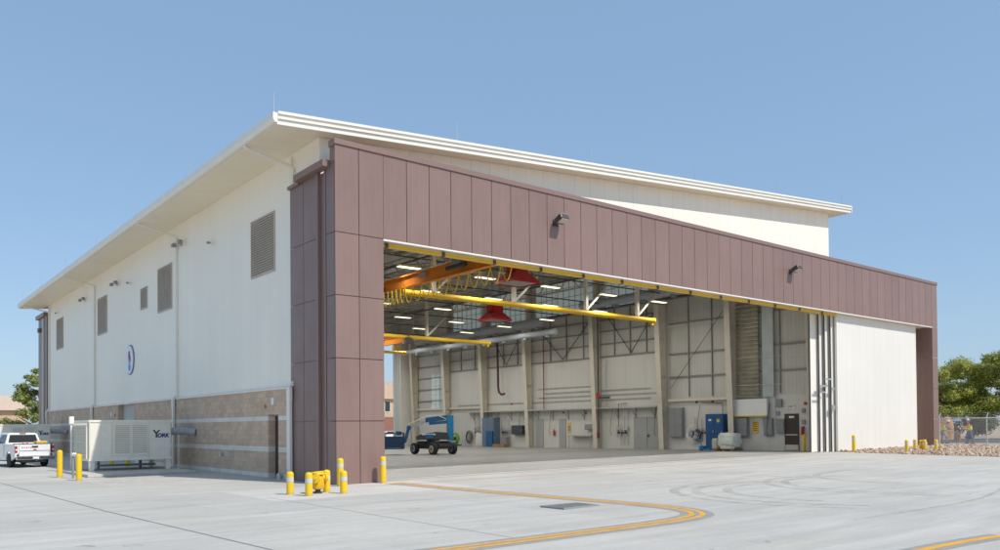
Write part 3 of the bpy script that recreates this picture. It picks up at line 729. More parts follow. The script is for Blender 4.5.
# doors on the right interior wall
d=MB(); d.box(XR-.09,XR-.035,3.72,4.80,.2,2.80); dd=H.p('door',d,M_darkdoor,label='dark brown personnel door in the interior wall')
d=MB(); d.box(XR-.12,XR-.09,3.8,4.7,1.28,1.36); H.p('push_bar',d,M_galv,dd)
d=MB(); d.box(XR-.10,XR-.091,3.76,4.76,.25,.62); H.p('kick_plate',d,M_steel,dd)
d=MB(); d.box(XR-.10,XR-.091,4.05,4.45,2.5,2.64); H.p('door_sign',d,M_white,dd)
d=MB(); d.box(XR-.09,XR-.035,16.0,17.42,.1,2.74); d.box(XR-.09,XR-.035,17.46,18.9,.1,2.74); dd=H.p('double_door',d,M_greydoor,label='pair of plain grey steel doors')
d=MB(); d.box(XR-.13,XR-.09,17.2,17.4,1.1,1.3); H.p('handle',d,M_dark,dd)
for y0,y1 in ((30.3,31.3),(27.2,28.1)):
    d=MB(); d.box(XR-.09,XR-.035,y0,y1,.03,2.7); H.p('door',d,M_greydoor)
# shelf-like pipe rail on brackets
s_=MB(); s_.box(XR-.75,XR-.65,15.9,42.0,3.52,3.62); s_.box(XR-.7,XR-.05,15.9,42,3.60,3.64)
so_=H.p('pipe_rail',s_,M_steelg)
y=16.6
while y<42:
    s_=MB(); s_.bar((XR-.66,y,3.5),(XR-.05,y,2.75),.06); s_.box(XR-.09,XR-.04,y-.03,y+.03,2.6,3.5); H.p('rail_bracket',s_,M_steelg,so_); y+=2.05
# pipes along the right wall
s_=MB()
for z,a,b in ((4.75,16,31),(5.15,17,30),(4.35,17,44),(5.6,23.5,31)): s_.cyl((XR-.12,a,z),(XR-.12,b,z),.035,n=6)
H.p('conduit',s_,M_galv)
s_=MB(); s_.cyl((XR-.9,22.2,.95),(XR-.9,22.2,12),.06,n=8); s_.cyl((XR-.9,22.2,4.5),(XR-.5,21.2,4.5),.09,n=8); H.p('black_standpipe',s_,M_dark)
s_=MB(); s_.tube([(XR-.8,36.3,10.9),(XR-.8,36.2,6),(XR-.8,36.1,5.5),(XR-.8,35.7,5.25),(XR-.8,35.2,5.3)],.11,8); H.p('exhaust_pipe',s_,mat('dark_maroon_pipe',(.07,.025,.022),.5,var=.1))
s_=MB(); s_.cyl((XR-.25,30.0,3.65),(XR-.25,30.0,11.8),.05,n=6); s_.tube([(XR-.2,20.5,2.0),(XR-.2,20.5,3.9),(XR-.2,19.6,3.95)],.035,6); s_.tube([(XR-.2,9.9,2.9),(XR-.2,9.9,3.7),(XR-.2,11.8,3.8)],.03,6)
H.p('red_pipe',s_,M_rust)
for y in (5.52,6.05,6.55,7.35,8.35): 
    s_=MB(); s_.cyl((XR-.09,y,1.9),(XR-.09,y,4.1),.022,n=6); H.p('conduit',s_,M_galv)
for y,z in ((3.35,3.0),(3.35,2.2),(3.4,1.75),(5.3,2.85)):
    s_=MB(); s_.box(XR-.12,XR-.036,y-.12,y+.12,z-.15,z+.15,.01); H.p('switch_box',s_,M_panelgrey)
for y,z in ((9.3,3.75),(10.9,3.82),(12.4,3.85),(3.2,3.5),(27.5,3.3),(24.6,3.2),(35,4.3)):
    s_=MB(); s_.box(XR-.12,XR-.036,y-.09,y+.09,z-.09,z+.09,.01); H.p('alarm_beacon',s_,M_taill)
for y in (7.9,5.9,12.0,16.3,21.2,29.0,33.5,38.0):
    s_=MB(); s_.tube([(XR-.2,y,3.6),(XR-.3,y+.12,2.4),(XR-.25,y+.25,1.6),(XR-.3,y+.1,1.2)],.02,6); H.p('hanging_hose',s_,M_dark)
s_=MB(); s_.cyl((XR-.95,22.2,4.45),(XR-.95,22.2,4.95),.14,n=12); H.p('red_valve',s_,M_taill)
s_=MB(); s_.cyl((XR-.95,22.2,1.0),(XR-.95,22.2,1.5),.13,n=12); H.p('red_valve',s_,M_rust)
for z,a_,b_ in ((10.9,15.8,22.3),(9.9,9.2,15.0),(6.9,2.8,8.5),(4.9,3,8.4)):
    s_=MB(); s_.cyl((XR-.45,a_,z),(XR-.45,b_,z+.05),.02,n=6); H.p('tie_rod',s_,M_steel)
# big corrugated panel and white board
s_=MB(); s_.box(XR-.28,XR-.20,6.7,8.55,4.05,12)
for i in range(26): z=4.1+i*.30; s_.add([(XR-.281,6.7,z),(XR-.281,8.55,z),(XR-.42,8.55,z+.16),(XR-.42,6.7,z+.16),(XR-.281,8.55,z+.24),(XR-.281,6.7,z+.24)],[(0,1,2,3),(3,2,4,5)])
H.p('corrugated_screen',s_,mat('corrugated_grey_metal',(.36,.34,.27),.4,.3,var=.2,vscale=1.2))
s_=MB(); s_.box(XR-.28,XR-.2,5.5,6.4,4.05,12); H.p('pale_screen',s_,mat('pale_blue_metal',(.42,.47,.48),.45,.2,var=.1))
s_=MB(); s_.box(XR-.42,XR-.2,6.0,9.0,2.72,3.92); wb=H.p('white_panel_board',s_,M_white)
s_=MB(); s_.box(XR-.44,XR-.19,6.0,9.0,2.64,2.72); H.p('yellow_edge',s_,M_yellow,wb)
# round emblem on the side wall
E_=MB(); E_.cyl((.10,28.45,6.58),(.149,28.45,6.58),.97,n=40); eo=H.p('emblem_sign',E_,mat('emblem_blue',(.10,.13,.30),.35,var=0),label='round white seal with dark blue rim and coloured figures')
E_=MB(); E_.cyl((.09,28.51,6.58),(.099,28.51,6.58),.90,n=40); H.p('emblem_face',E_,mat('emblem_white',(.70,.78,.86),.4,var=.06,vscale=3),eo)
E_=MB(); E_.cyl((.078,28.50,6.95),(.088,28.50,6.95),.22,n=12); E_.cyl((.078,28.40,6.62),(.088,28.40,6.62),.28,n=7); E_.box(.079,.088,28.3,28.7,6.7,7.1); H.p('emblem_red_figure',E_,mat('emblem_red',(.42,.08,.13),.5,var=0),eo)
E_=MB(); E_.cyl((.075,28.52,6.42),(.087,28.52,6.42),.16,n=6); H.p('emblem_gold_figure',E_,mat('emblem_gold',(.6,.35,.06),.5,var=0),eo)
E_=MB(); E_.cyl((.078,28.45,6.1),(.088,28.45,6.1),.24,n=14); H.p('emblem_cyan_figure',E_,mat('emblem_cyan',(.02,.32,.60),.5,var=0),eo)

# lightning rods -------------------------------------------------
def rod():
    T=Thing('lightning_rod','x','lightning rod',(0,0,0),world=False,group='lightning rods along the roof edge')
    a=MB(); a.cyl((0,0,0),(0,0,.80),.02,.010,n=6); T.p('spike',a,M_galv)
    a=MB(); a.box(-.05,.05,-.05,.05,0,.05,.01); T.p('base_clip',a,M_galv); return T
rd=rod(); first=True
sl=['nearest the high front corner','second from the front corner','third from the front corner','fourth from the front corner','fifth from the front corner','sixth from the front corner','seventh from the front corner']
for i,y in enumerate((1.0,10.4,19.3,28.1,37.3,46.6,55.8)):
    p=(X0-.02,y,zr(X0)+.40); lb='thin lightning rod on the left eave, '+sl[i]
    if first: rd.o.location=p; rd.o['label']=lb; first=False
    else: copy_thing(rd.o,p,label=lb)
for i,x in enumerate((6.2,14.35,22.5,30.6,38.5)):
    copy_thing(rd.o,(x,.84,zr(x)+.41),label='thin lightning rod on the long front roof edge, '+['leftmost','second from the left','middle one','second from the right','at the right end'][i])

# floodlights on the portal ------------------------------------------------
def flood():
    T=Thing('floodlight','bronze floodlight on the brown header above the open bay, nearer the left corner','light',(11.1,-.0,11.35),group='floodlights on the brown header')
    a=MB(); a.box(10.95,11.25,-.05,-.002,11.2,11.5,.01); T.p('wall_plate',a,M_dark)
    a=MB(); a.bar((11.1,-.04,11.35),(11.12,-.16,11.38),.10); T.p('arm',a,M_dark)
    a=MB(); a.box(-.25,.25,-.30,.18,-.12,.12,.03); a.xf(Matrix.Translation((11.14,-.34,11.45))@Matrix.Rotation(R(-24),4,'X')); ho=T.p('housing',a,mat('bronze_housing',(.09,.075,.065),.35,.3))
    a=MB(); a.box(-.20,.20,-.26,.06,-.145,-.123); a.xf(Matrix.Translation((11.14,-.34,11.45))@Matrix.Rotation(R(-24),4,'X')); T.p('lens',a,mat('lamp_glass',(.5,.47,.38),.2,var=0,spec=.8),ho)
    a=MB(); a.box(-.23,.23,-.30,-.02,.121,.14); a.xf(Matrix.Translation((11.14,-.34,11.45))@Matrix.Rotation(R(-24),4,'X')); T.p('top_cover',a,mat('pale_cover',(.5,.52,.52),.25,.3,var=0),ho)
    return T
fl=flood(); copy_thing(fl.o,(30.6,0,11.35),label='bronze floodlight on the brown header near its right half')

# small fittings on the side wall
def wall_lamp(y,z,lb,two=True):
    T=Thing('wall_light',lb,'light',(.15,y,z),group='twin wall lights under the eave')
    a=MB(); a.box(.08,.149,y-.12,y+.12,z-.12,z+.12,.01); T.p('mount',a,M_galv)
    a=MB(); a.bar((.08,y,z),(-.1,y,z),.05); a.bar((-.1,y-.5,z),(-.1,y+.5,z),.04)
    T.p('arm',a,M_galv)
    for s in (-1,1):
        a=MB(); a.box(-.22,-.02,y+s*.52-.17,y+s*.52+.17,z-.11,z+.09,.03); T.p('lamp_head',a,mat('grey_lamp_head',(.28,.27,.25),.4,.2))
for y,z,lb in ((18.1,12.2,'twin grey wall light under the eave near the middle downspout'),(31.6,11.95,'twin grey wall light between the second and third louvres'),(41.2,12.1,'twin grey wall light beyond the third louvre')):
    wall_lamp(y,z,lb)
def camera(y,z,lb):
    T=Thing('security_camera',lb,'camera',(.15,y,z),group='small cameras on the side wall')
    a=MB(); a.cyl((.149,y,z),(-.05,y,z+.02),.03,n=8); T.p('arm',a,M_white)
    a=MB(); a.cyl((-.05,y+.15,z+.05),(-.12,y-.25,z-.03),.07,n=10); T.p('camera_body',a,M_panelgrey)
camera(13.3,11.35,'small security camera on the cream wall right of the middle downspout'); camera(28.3,11.5,'small security camera above the round emblem'); camera(51.4,12.2,'small camera near the far end louvre')
a=MB(); a.box(-.05,-.002,6.40,6.53,2.98,3.12,.01); one('alarm_bell',a,M_taill,'small red alarm beacon on the masonry beside the side door','alarm',loc=(0,6.46,3.05))
a=MB(); a.box(-.04,-.002,5.55,5.80,3.1,3.4,.01); one('door_sign',a,M_white,'small white sign on the masonry above the side door','sign',loc=(0,5.68,3.25))
a=MB(); a.box(-.04,-.002,32.5,32.75,3.0,3.3,.01); one('door_sign',a,M_white,'small white sign on the masonry left of the overhead door','sign',loc=(0,32.6,3.15))
a=MB(); a.box(-.05,-.002,31.6,31.85,2.95,3.15,.01); one('alarm_bell',a,M_taill,'small red alarm beacon left of the overhead door recess','alarm',loc=(0,31.7,3.05))
a=MB(); a.box(-.04,-.002,52.3,52.6,3.0,3.3,.01); one('door_sign',a,M_white,'small white sign at the far end of the masonry wall','sign',loc=(0,52.4,3.15))
a=MB(); a.box(-.05,-.002,48.9,49.2,2.7,2.95,.01); one('alarm_bell',a,M_taill,'small red alarm beacon near the far end of the masonry wall','alarm',loc=(0,49,2.8))
a=MB(); a.cyl((-.15,4.75,.0),(-.15,4.75,.22),.10,n=12); a.cyl((-.15,4.75,.22),(-.15,4.75,.26),.06,n=12); a.cyl((-.26,4.75,.14),(0,4.75,.14),.06,n=10)
one('pipe_outlet',a,M_galv,'low grey pipe outlet at the foot of the side wall by the downspout','pipe',loc=(-.15,4.75,0))
a=MB(); a.tube([(-.03,11.6,.95),(-.12,11.6,.95),(-.14,11.6,.8)],.05,8); a.cyl((-.01,11.6,.9),(-.04,11.6,.9),.12,n=12)
one('wall_tap',a,M_galv,'small grey tap on the masonry wall beside the electrical plate','tap',loc=(0,11.6,.9))
a=MB(); a.box(-.05,-.002,10.2,10.45,.75,1.05,.01); a.box(-.08,-.05,10.25,10.4,.8,1.0); one('outlet_box',a,M_galv,'small grey outlet box low on the masonry wall','electrical box',loc=(0,10.3,.9))

# ------------------------------------------------------------------ interior things
def hbay():
    T=Thing('ceiling_light','x','light',(0,0,0),world=False,group='lit fluorescent lights hung from the hangar roof')
    a=MB(); a.prism([(-.20,0),(.20,0),(.12,.10),(-.12,.10)],0,-.72,.72); h=T.p('lamp_housing',a,mat('lamp_housing_white',(.6,.58,.52),.4,var=0))
    a=MB(); a.box(-.70,.70,-.17,.17,-.03,-.002); T.p('lamp_lens',a,M_lamp)
    a=MB(); a.cyl((-.6,0,.1),(-.6,0,1.5),.008,n=4); a.cyl((.6,0,.1),(.6,0,1.5),.008,n=4); T.p('hanger',a,M_dark)
    la=bpy.data.lights.new('lamp_light','AREA'); la.shape='RECTANGLE'; la.size=1.4; la.size_y=.34; la.energy=LAMPW; la.color=(1,.97,.90)
    lo=bpy.data.objects.new('lamp_glow',la); COL.objects.link(lo); lo.parent=T.o; lo.location=(0,0,-.045)
    return T
LAMPW=66
hb=hbay(); ordn=['first','second','third','fourth','fifth','sixth','seventh','eighth']; first=True
for j,x in enumerate((10.3,15.7,21.0,26.35,31.65)):
    for i,y in enumerate((11.1,17.0,23.15,28.8,34.4,40.1,45.8,51.3)):
        if (x,y)==(15.7,17.0): pass
        lb='lit ceiling light in the %s row back from the bay door, %s from the left'%(ordn[i],ordn[j])
        if first: hb.o.location=(x,y,11); hb.o['label']=lb; first=False
        else: copy_thing(hb.o,(x,y,11),label=lb)
# orange bridge beam
T=Thing('bridge_crane','orange overhead crane beam with grey hoist and yellow looped cables in the near bay','crane',(10.2,8,9.9))
a=MB(); a.box(10.19,10.21,2.0,13.8,9.9,10.5); a.box(10.05,10.35,2.0,13.8,9.86,9.9); a.box(10.05,10.35,2.0,13.8,10.5,10.54); T.p('crane_beam',a,M_orange)
a=MB(); a.box(9.9,10.5,13.5,13.9,9.75,10.2,.02); T.p('end_truck',a,M_dark)
a=MB(); a.box(9.75,10.18,5.6,6.3,10.28,10.85,.03); ho=T.p('hoist_box',a,M_panelgrey)
a=MB(); a.box(9.92,10.0,8.9,9.5,10.12,10.38); T.p('number_plate',a,M_panelgrey)
a=MB(); a.cyl((9.85,5.2,10.2),(9.85,6.8,10.2),.12,n=12); T.p('hoist_drum',a,M_dark,ho)
a=MB()
y=13.3
while y>1.8:
    w=.85 if y<11.5 else .45
    pts=[(9.98,y-w*t,9.84-(.9 if w>.5 else .75)*4*t*(1-t)*(1 if w>.5 else 1.1)) for t in [k/10 for k in range(11)]]
    a.tube(pts,.028,6); y-=w
T.p('festoon_cable',a,mat('yellow_cable',(.85,.58,.02),.5,var=0))
# runways (yellow tubes)
def runway(x0,x1,y,z,r,lb,hang,grp='yellow crane runway tubes'):
    T=Thing('crane_runway',lb,'crane rail',((x0+x1)/2,y,z),group=grp)
    a=MB(); a.cyl((x0,y,z),(x1,y,z),r,n=20); T.p('runway_tube',a,M_yellow2,smooth=True)
    a=MB(); a.cyl((x1,y,z),(x1+.06,y,z),r*1.12,n=20); a.box(x1-.25,x1-.1,y-.08,y+.08,z-r-.2,z-r+.02); T.p('end_stop',a,M_yellow2)
    for hx in hang:
        a=MB(); a.box(hx-.11,hx+.11,y-.11,y+.11,z+r,zr(hx)-.3); T.p('hanger_post',a,M_steel)
        a=MB(); a.bar((hx+.05,y,z+r+.05),(hx+2.0,y,z+r+1.8),.13); T.p('hanger_brace',a,M_steel)
runway(10.3,32.0,11.9,9.75,.17,'thick yellow crane tube crossing the near bay on cream hangers',(12.5,18.6,25.0,30.2))
runway(9,31.9,31.3,9.75,.17,'yellow crane tube in the middle of the hangar beyond the first',(12,18.5,25))
runway(9,31.8,45.5,9.9,.15,'short visible yellow crane tube deep in the hangar at left',(14,24))
T=Thing('bridge_crane','small orange crane beam deep in the hangar beside the brown pillar','crane',(23,34,9.6))
a=MB(); a.box(22.99,23.01,31,44,9.35,9.85); a.box(22.85,23.15,31,44,9.31,9.35); a.box(22.85,23.15,31,44,9.85,9.89); T.p('crane_beam',a,M_orange)
a=MB(); a.cyl((22.6,33,8.9),(23.4,33,8.9),.2,n=14); T.p('cable_drum',a,M_yellow)
a=MB(); a.box(22.7,23.3,31,31.4,9.2,9.7,.02); T.p('end_truck',a,M_dark)
# red extraction hoods
def hood(cx,cy,z,lb,s=1.):
    T=Thing('extraction_hood',lb,'hood',(cx,cy,z),group='red extraction hoods under the roof')
    a=MB()
    def ring(w,d,zz): return [(cx-w,cy-d,zz),(cx+w,cy-d,zz),(cx+w,cy+d,zz),(cx-w,cy+d,zz)]
    lv=[ring(1.0*s,.85*s,z),ring(1.0*s,.85*s,z+.14),ring(.45*s,.4*s,z+.72),ring(.45*s,.4*s,z+1.25)]
    vs=[p for r_ in lv for p in r_]; fs=[]
    for k in range(3):
        for i in range(4): fs.append((k*4+i,k*4+(i+1)%4,k*4+4+(i+1)%4,k*4+4+i))
    fs.append((12,13,14,15)); a.add(vs,fs); T.p('hood_shell',a,M_red)
    a=MB(); a.box(cx-.95*s,cx+.95*s,cy-.8*s,cy+.8*s,z+.05,z+.07); T.p('hood_grille',a,M_panelgrey)
    for q in (-1,1): a=MB(); a.box(cx+q*.53*s-.07,cx+q*.53*s+.07,cy-.3,cy+.3,z+.75,z+1.2,.01); T.p('fan_motor',a,M_red)
    a=MB(); a.cyl((cx,cy,z+1.25),(cx,cy,zr(cx)-.04),.28,n=16); T.p('duct_riser',a,M_duct)
hood(16.6,9.2,10.45,'large red extraction hood beside the orange crane beam'); hood(25.3,22.2,10.3,'dark red extraction hood deeper in the hangar behind the yellow tube',1.)
# ducts
def duct(x,y0,y1,z,r,lb):
    T=Thing('air_duct',lb,'duct',(x,(y0+y1)/2,z),group='round air ducts along the right side')
    a=MB(); pr=[]
    a.cyl((x,y0,z),(x,y1,z),r,n=24); T.p('duct_tube',a,M_duct,smooth=True)
    y=y0+.02
    while y<y1: a=MB(); a.cyl((x,y,z),(x,y+.05,z),r+.02,n=24); T.p('duct_seam',a,M_duct); y+=3
    y=y0+.8
    while y<y1: a=MB(); a.box(x-.2,x+.2,y,y+.35,z-r-.16,z-r+.03,.01); T.p('air_outlet',a,M_panelgrey); y+=3
duct(34.2,26.2,47,11.35,.42,'round grey air duct high along the right side with a blunt end'); duct(33.9,24.5,50,10.3,.26,'bluish round air duct below the larger duct')
duct(35.0,5.5,22.4,12.35,.36,'round air duct high above the near right columns')
# big translucent smaller? boom lift -----------------------------------------
def lift():
    T=Thing('boom_lift','blue articulated boom lift with folded arms parked on the hangar floor','lift',(20.2,23.4,g(20.2,23.4)),world=False)
    Q=Matrix.Rotation(R(-53),4,'Z')
    # local axes: x along vehicle length (towards image right), y depth away from the camera, z up
    T.o.rotation_euler=(0,0,R(-36))
    a=MB(); a.prism([(-1.25,.42),(1.5,.42),(1.65,.6),(1.65,.86),(1.2,.98),(-1.1,.98),(-1.35,.8)],1,-.62,.62); a.xf(Q); T.p('chassis',a,M_dark)
    a=MB(); a.box(.9,1.68,-.5,.5,.98,1.04,.02); a.xf(Q); T.p('deck',a,M_panelgrey)
    for sx,sy in ((-1.15,-1),(1.25,-1),(-1.15,1),(1.25,1)):
        a=MB(); r=.43
        prof=[(r-.10,-.17),(r-.02,-.15),(r,-.10),(r,.10),(r-.02,.15),(r-.10,.17)]
        a.lathe(prof,n=28); a.xf(Q@Matrix.Translation((sx,sy*.88,r))@Matrix.Rotation(R(90),4,'X')); w=T.p('wheel',a,M_black,smooth=True)
        a=MB(); a.lathe([(.10,-.185),(.27,-.178),(.30,-.15),(.30,.15),(.27,.178),(.10,.185)],n=20); a.xf(Q@Matrix.Translation((sx,sy*.88,r))@Matrix.Rotation(R(90),4,'X')); T.p('rim',a,mat('grey_rim',(.34,.34,.34),.5),w)
        a=MB(); a.lathe([(.09,-.21),(.09,.21)],n=8); a.xf(Q@Matrix.Translation((sx,sy*.88,r))@Matrix.Rotation(R(90),4,'X')); T.p('hub',a,M_dark,w)
    a=MB(); a.cyl((0,0,.98),(0,0,1.1),.5,n=20); a.prism([(-1.2,1.1),(1.15,1.1),(1.2,1.25),(1.1,1.62),(.2,1.68),(-.9,1.5),(-1.25,1.35)],1,-.72,-.16); a.prism([(-1.2,1.1),(1.15,1.1),(1.2,1.25),(1.1,1.62),(.2,1.68),(-.9,1.5),(-1.25,1.35)],1,.16,.72); T.p('turntable',a,mat('charcoal_cover',(.06,.06,.065),.4,var=.1))
    a=MB(); a.box(-.8,.2,-.76,-.725,1.45,1.55); T.p('white_stripe',a,M_white)
    # upright riser, folded boom, jib
    a=MB(); a.box(1.05,1.55,-.16,.16,1.05,2.92,.03); T.p('boom_riser',a,M_bluelit)
    a=MB(); a.bar((1.3,0,2.78),(-.55,0,2.55),.30,.36); a.bar((1.1,0,2.42),(-.3,0,2.30),.24,.22); T.p('main_boom',a,M_bluelift)
    a=MB(); a.bar((-.4,0,2.52),(-1.85,0,1.98),.20,.22); T.p('telescopic_boom',a,M_galv)
    a=MB(); a.tube([(-.4,-.17,2.85),(-1.0,-.17,2.62),(-1.8,-.17,2.25)],.045,8); a.tube([(1.0,-.19,2.62),(.4,-.19,2.9),(-.4,-.17,2.85)],.04,8); T.p('hose_carrier',a,M_steel)
    a=MB(); a.bar((-1.8,0,2.05),(-2.1,0,.95),.22,.22); a.bar((-2.05,.0,1.0),(-2.3,0,.75),.16,.16); a.cyl((-1.8,-.2,2.0),(-1.8,.2,2.0),.17,n=12); T.p('jib',a,M_bluelift)
    # basket
    a=MB(); x0,x1,y0,y1,z0,z1=-3.6,-2.2,-.75,.75,.42,1.62
    a.box(x0,x1,y0,y1,z0,z0+.08); 
    for z in (z0+.6,z1):
        for p,q in (((x0,y0),(x1,y0)),((x1,y0),(x1,y1)),((x1,y1),(x0,y1)),((x0,y1),(x0,y0))): a.cyl((*p,z),(*q,z),.03,n=6)
    for p in ((x0,y0),(x1,y0),(x1,y1),(x0,y1),((x0+x1)/2,y0),((x0+x1)/2,y1),(x0,0),(x1,0)): a.cyl((*p,z0),(*p,z1),.025,n=6)
    a.box(x0,x1,y0-.012,y0+.012,z0+.1,z1-.25); a.box(x0-.012,x0+.012,y0,y1,z0+.1,z1-.25); a.box(x1-.012,x1+.012,y0,y1,z0+.1,z1-.3)
    b=T.p('work_basket',a,mat('dark_blue_paint',(.015,.05,.12),.45))
    a=MB(); a.box(-2.75,-2.35,-.3,.3,1.45,1.75,.02); T.p('control_box',a,M_bluelift,b)
    a=MB(); a.box(-.55,.05,-.80,-.74,1.2,1.5,.02); T.p('side_cover',a,M_bluelift)
lift()

# furniture and equipment along the right wall --------------------------
def cab(name,lb,cat,y0,y1,z0,z1,dx,m,doors=1,group=None,handle=True,top=None,legs=False):
    x1=XR-.035; x0=x1-dx
    T=Thing(name,lb,cat,(x0+dx/2,(y0+y1)/2,z0),group=group)
    a=MB(); a.box(x0,x1-.005,y0,y1,z0,z1,.015); T.p('cabinet_body',a,m)
    n=doors
    for i in range(n):
        ya=y0+.03+(y1-y0-.06)*i/n; yb=y0+.03+(y1-y0-.06)*(i+1)/n
        a=MB(); a.box(x0-.022,x0-.001,ya+.01,yb-.01,z0+.05,z1-.05); d=T.p('door',a,m)
        if handle: a=MB(); a.box(x0-.05,x0-.022,ya+.07,ya+.11,(z0+z1)/2-.1,(z0+z1)/2+.1); T.p('handle',a,M_galv,d)
    return T,x0
T,x0=cab('equipment_cabinet','tall blue equipment cabinet against the right wall behind the wrapped pallet','cabinet',9.45,11.05,g(37,10)+.01,2.88,.75,M_blue,2)
a=MB(); a.box(x0-.03,x0-.022,9.75,10.0,2.25,2.5); T.p('warning_sticker',a,M_signy)
a=MB(); a.box(x0-.03,x0-.022,10.5,10.75,2.35,2.5); T.p('warning_sticker',a,M_white)
a=MB(); a.box(x0-.03,x0-.022,9.6,10.9,1.4,1.46); T.p('handle_rail',a,M_dark)
T,x0=cab('equipment_cabinet','blue grey equipment cabinet far down the right wall beside the boom lift','cabinet',36.9,38.9,.01,2.95,.8,M_greyblue,2)
a=MB(); a.box(x0-.2,x0-.03,36.95,38.0,.02,1.6,.02); T.p('lower_locker',a,M_blue)
cab('electrical_panel','tall grey electrical panel right of the wide column','electrical panel',13.6,14.9,1.1,3.45,.35,M_panelgrey,2,'grey electrical panels on the right wall')
cab('electrical_panel','grey electrical panel under the white board, left of the yellow sign','electrical panel',7.7,8.9,1.2,2.55,.3,M_panelgrey,1,'grey electrical panels on the right wall')
cab('electrical_panel','narrow grey electrical panel left of the personnel door, the wider one','electrical panel',5.68,6.4,1.25,2.5,.2,M_panelgrey,1,'grey electrical panels on the right wall')
cab('electrical_panel','narrow grey electrical panel nearest the personnel door','electrical panel',4.75,5.35,1.42,2.45,.2,M_panelgrey,1,'grey electrical panels on the right wall')
cab('electrical_panel','dark wall cabinet on the far wall left of the tapered column','electrical panel',32.9,34.6,1.25,2.15,.45,M_dark,1)
cab('electrical_panel','small grey box on the wall left of the black standpipe','electrical panel',23.3,24.4,1.7,2.2,.4,M_panelgrey,1)
cab('utility_locker','small grey locker low beside the blue grey cabinet','locker',35.3,36.2,.02,1.0,.5,M_panelgrey,1)
cab('junction_box','grey junction box high on the wall left above the personnel door','electrical panel',4.95,5.45,3.3,3.85,.15,M_panelgrey,1,handle=False)
a=MB(); a.box(XR-.07,XR-.036,6.95,7.45,1.45,2.3); T=Thing('notice_sign','yellow notice sign with dark print on the wall left of the grey panels','sign',(XR-.05,7.2,1.45)); T.p('sign_plate',a,M_signy)
a=MB()
for z in (1.6,1.75,1.9,2.05,2.17): a.box(XR-.075,XR-.0705,7.02,7.38,z,z+.05)
T.p('print_line',a,M_dark)
a=MB(); a.box(XR-.07,XR-.036,26.55,26.95,1.4,2.35); T=Thing('notice_sign','yellow notice sign on the far wall right of the grey door','sign',(XR-.05,26.7,1.4)); T.p('sign_plate',a,M_signy)
a=MB(); a.box(XR-.075,XR-.0705,26.62,26.88,1.6,2.1); T.p('print_line',a,M_panelgrey)
# exit sign
T=Thing('exit_sign','white sign with red EXIT letters above the dark personnel door','sign',(XR-.05,4.3,3.15))
a=MB(); a.box(XR-.09,XR-.036,4.0,4.62,3.15,3.45); T.p('sign_plate',a,M_white)
a=text_mesh('EXIT',.24,.004,.004); a.xf(Matrix.Translation((XR-.095,4.31,3.3))@Matrix.Rotation(R(-90),4,'Z')@Matrix.Rotation(R(90),4,'X')); T.p('sign_text',a,M_taill)
# extinguishers
def ext(y,lb,z=.9,x=XR-.16):
    T=Thing('fire_extinguisher',lb,'fire extinguisher',(x,y,z),group='red fire extinguishers on the right wall')
    a=MB(); a.lathe([(.02,0),(.09,.01),(.095,.08),(.095,.42),(.06,.50),(.025,.54)],(x,y,z),n=14); T.p('cylinder_body',a,mat('extinguisher_red',(.5,.015,.015),.3,var=0),smooth=True)
    a=MB(); a.box(x-.03,x+.03,y-.08,y+.05,z+.54,z+.60); T.p('valve_handle',a,M_dark)
ext(28.7,'red fire extinguisher between the two grey single doors',1.15); ext(3.4,'red fire extinguisher right of the personnel door',1.3)
# hose reels (tangled)
def reel(y,z,r,lb,m,n=4):
    T=Thing('hose_reel',lb,'hose reel',(XR-.3,y,z),group='coiled hoses on the right wall')
    rr=random.Random(int(y*10)); a=MB()
    for k in range(n):
        rad=r*(1-.16*k); cx=rr.uniform(-.06,.06)*r; pts=[]
        for i in range(29):
            t=2*math.pi*i/28; pts.append((XR-.22-.05*k+.03*math.sin(3*t),y+cx+rad*math.cos(t)*(1+.06*math.sin(2*t+k)),z+rad*math.sin(t)*(1.12+.05*math.cos(3*t))))
        a.tube(pts,.032,6)
    T.p('hose_coil',a,m)
    a=MB(); a.box(XR-.3,XR-.036,y-.06,y+.06,z-.1,z+.1); 
    for k in range(6):
        t=k*math.pi/3; a.bar((XR-.15,y,z),(XR-.15,y+r*.9*math.cos(t),z+r*.9*math.sin(t)),.03)
    T.p('reel_bracket',a,M_galv)
reel(13.0-.3,1.35,.62,'large white and black coiled hose beside the tall grey panel',M_white,4)
reel(12.35,1.25,.42,'small dark hose coil overlapping the white coil by the tall grey panel',M_dark,3)
reel(41.9,.95,.6,'coiled hose cluster behind the boom lift wheel',M_dark,3)
T=Thing('hose_cart','green and black hose reel cart near the boom lift','hose cart',(XR-1.2,43,0))
a=MB()
for k in range(5): a.tube([(XR-1.2-.05*k,43+.62*math.cos(2*math.pi*i/20)*(1-.08*k),.8+.62*math.sin(2*math.pi*i/20)*(1-.08*k)) for i in range(21)],.04,6)
T.p('hose_coil',a,mat('green_hose',(.18,.40,.06),.5))
a=MB(); a.cyl((XR-1.6,43,.8),(XR-.8,43,.8),.2,n=14); a.box(XR-1.6,XR-.8,42.5,43.5,.05,.15); a.bar((XR-1.2,42.6,.1),(XR-1.2,42.9,1.4),.05); T.p('cart_frame',a,M_dark)
# sink / bench
T=Thing('work_bench','grey wall bench between the double door and the far door','bench',(XR-.35,24.5,.05))
a=MB(); a.box(XR-.7,XR-.04,23.4,26.3,1.12,1.22,.01); T.p('bench_top',a,M_steelg)
for y in (23.5,26.2): a=MB(); a.box(XR-.66,XR-.6,y-.03,y+.03,.06,1.12); T.p('leg',a,M_steelg)
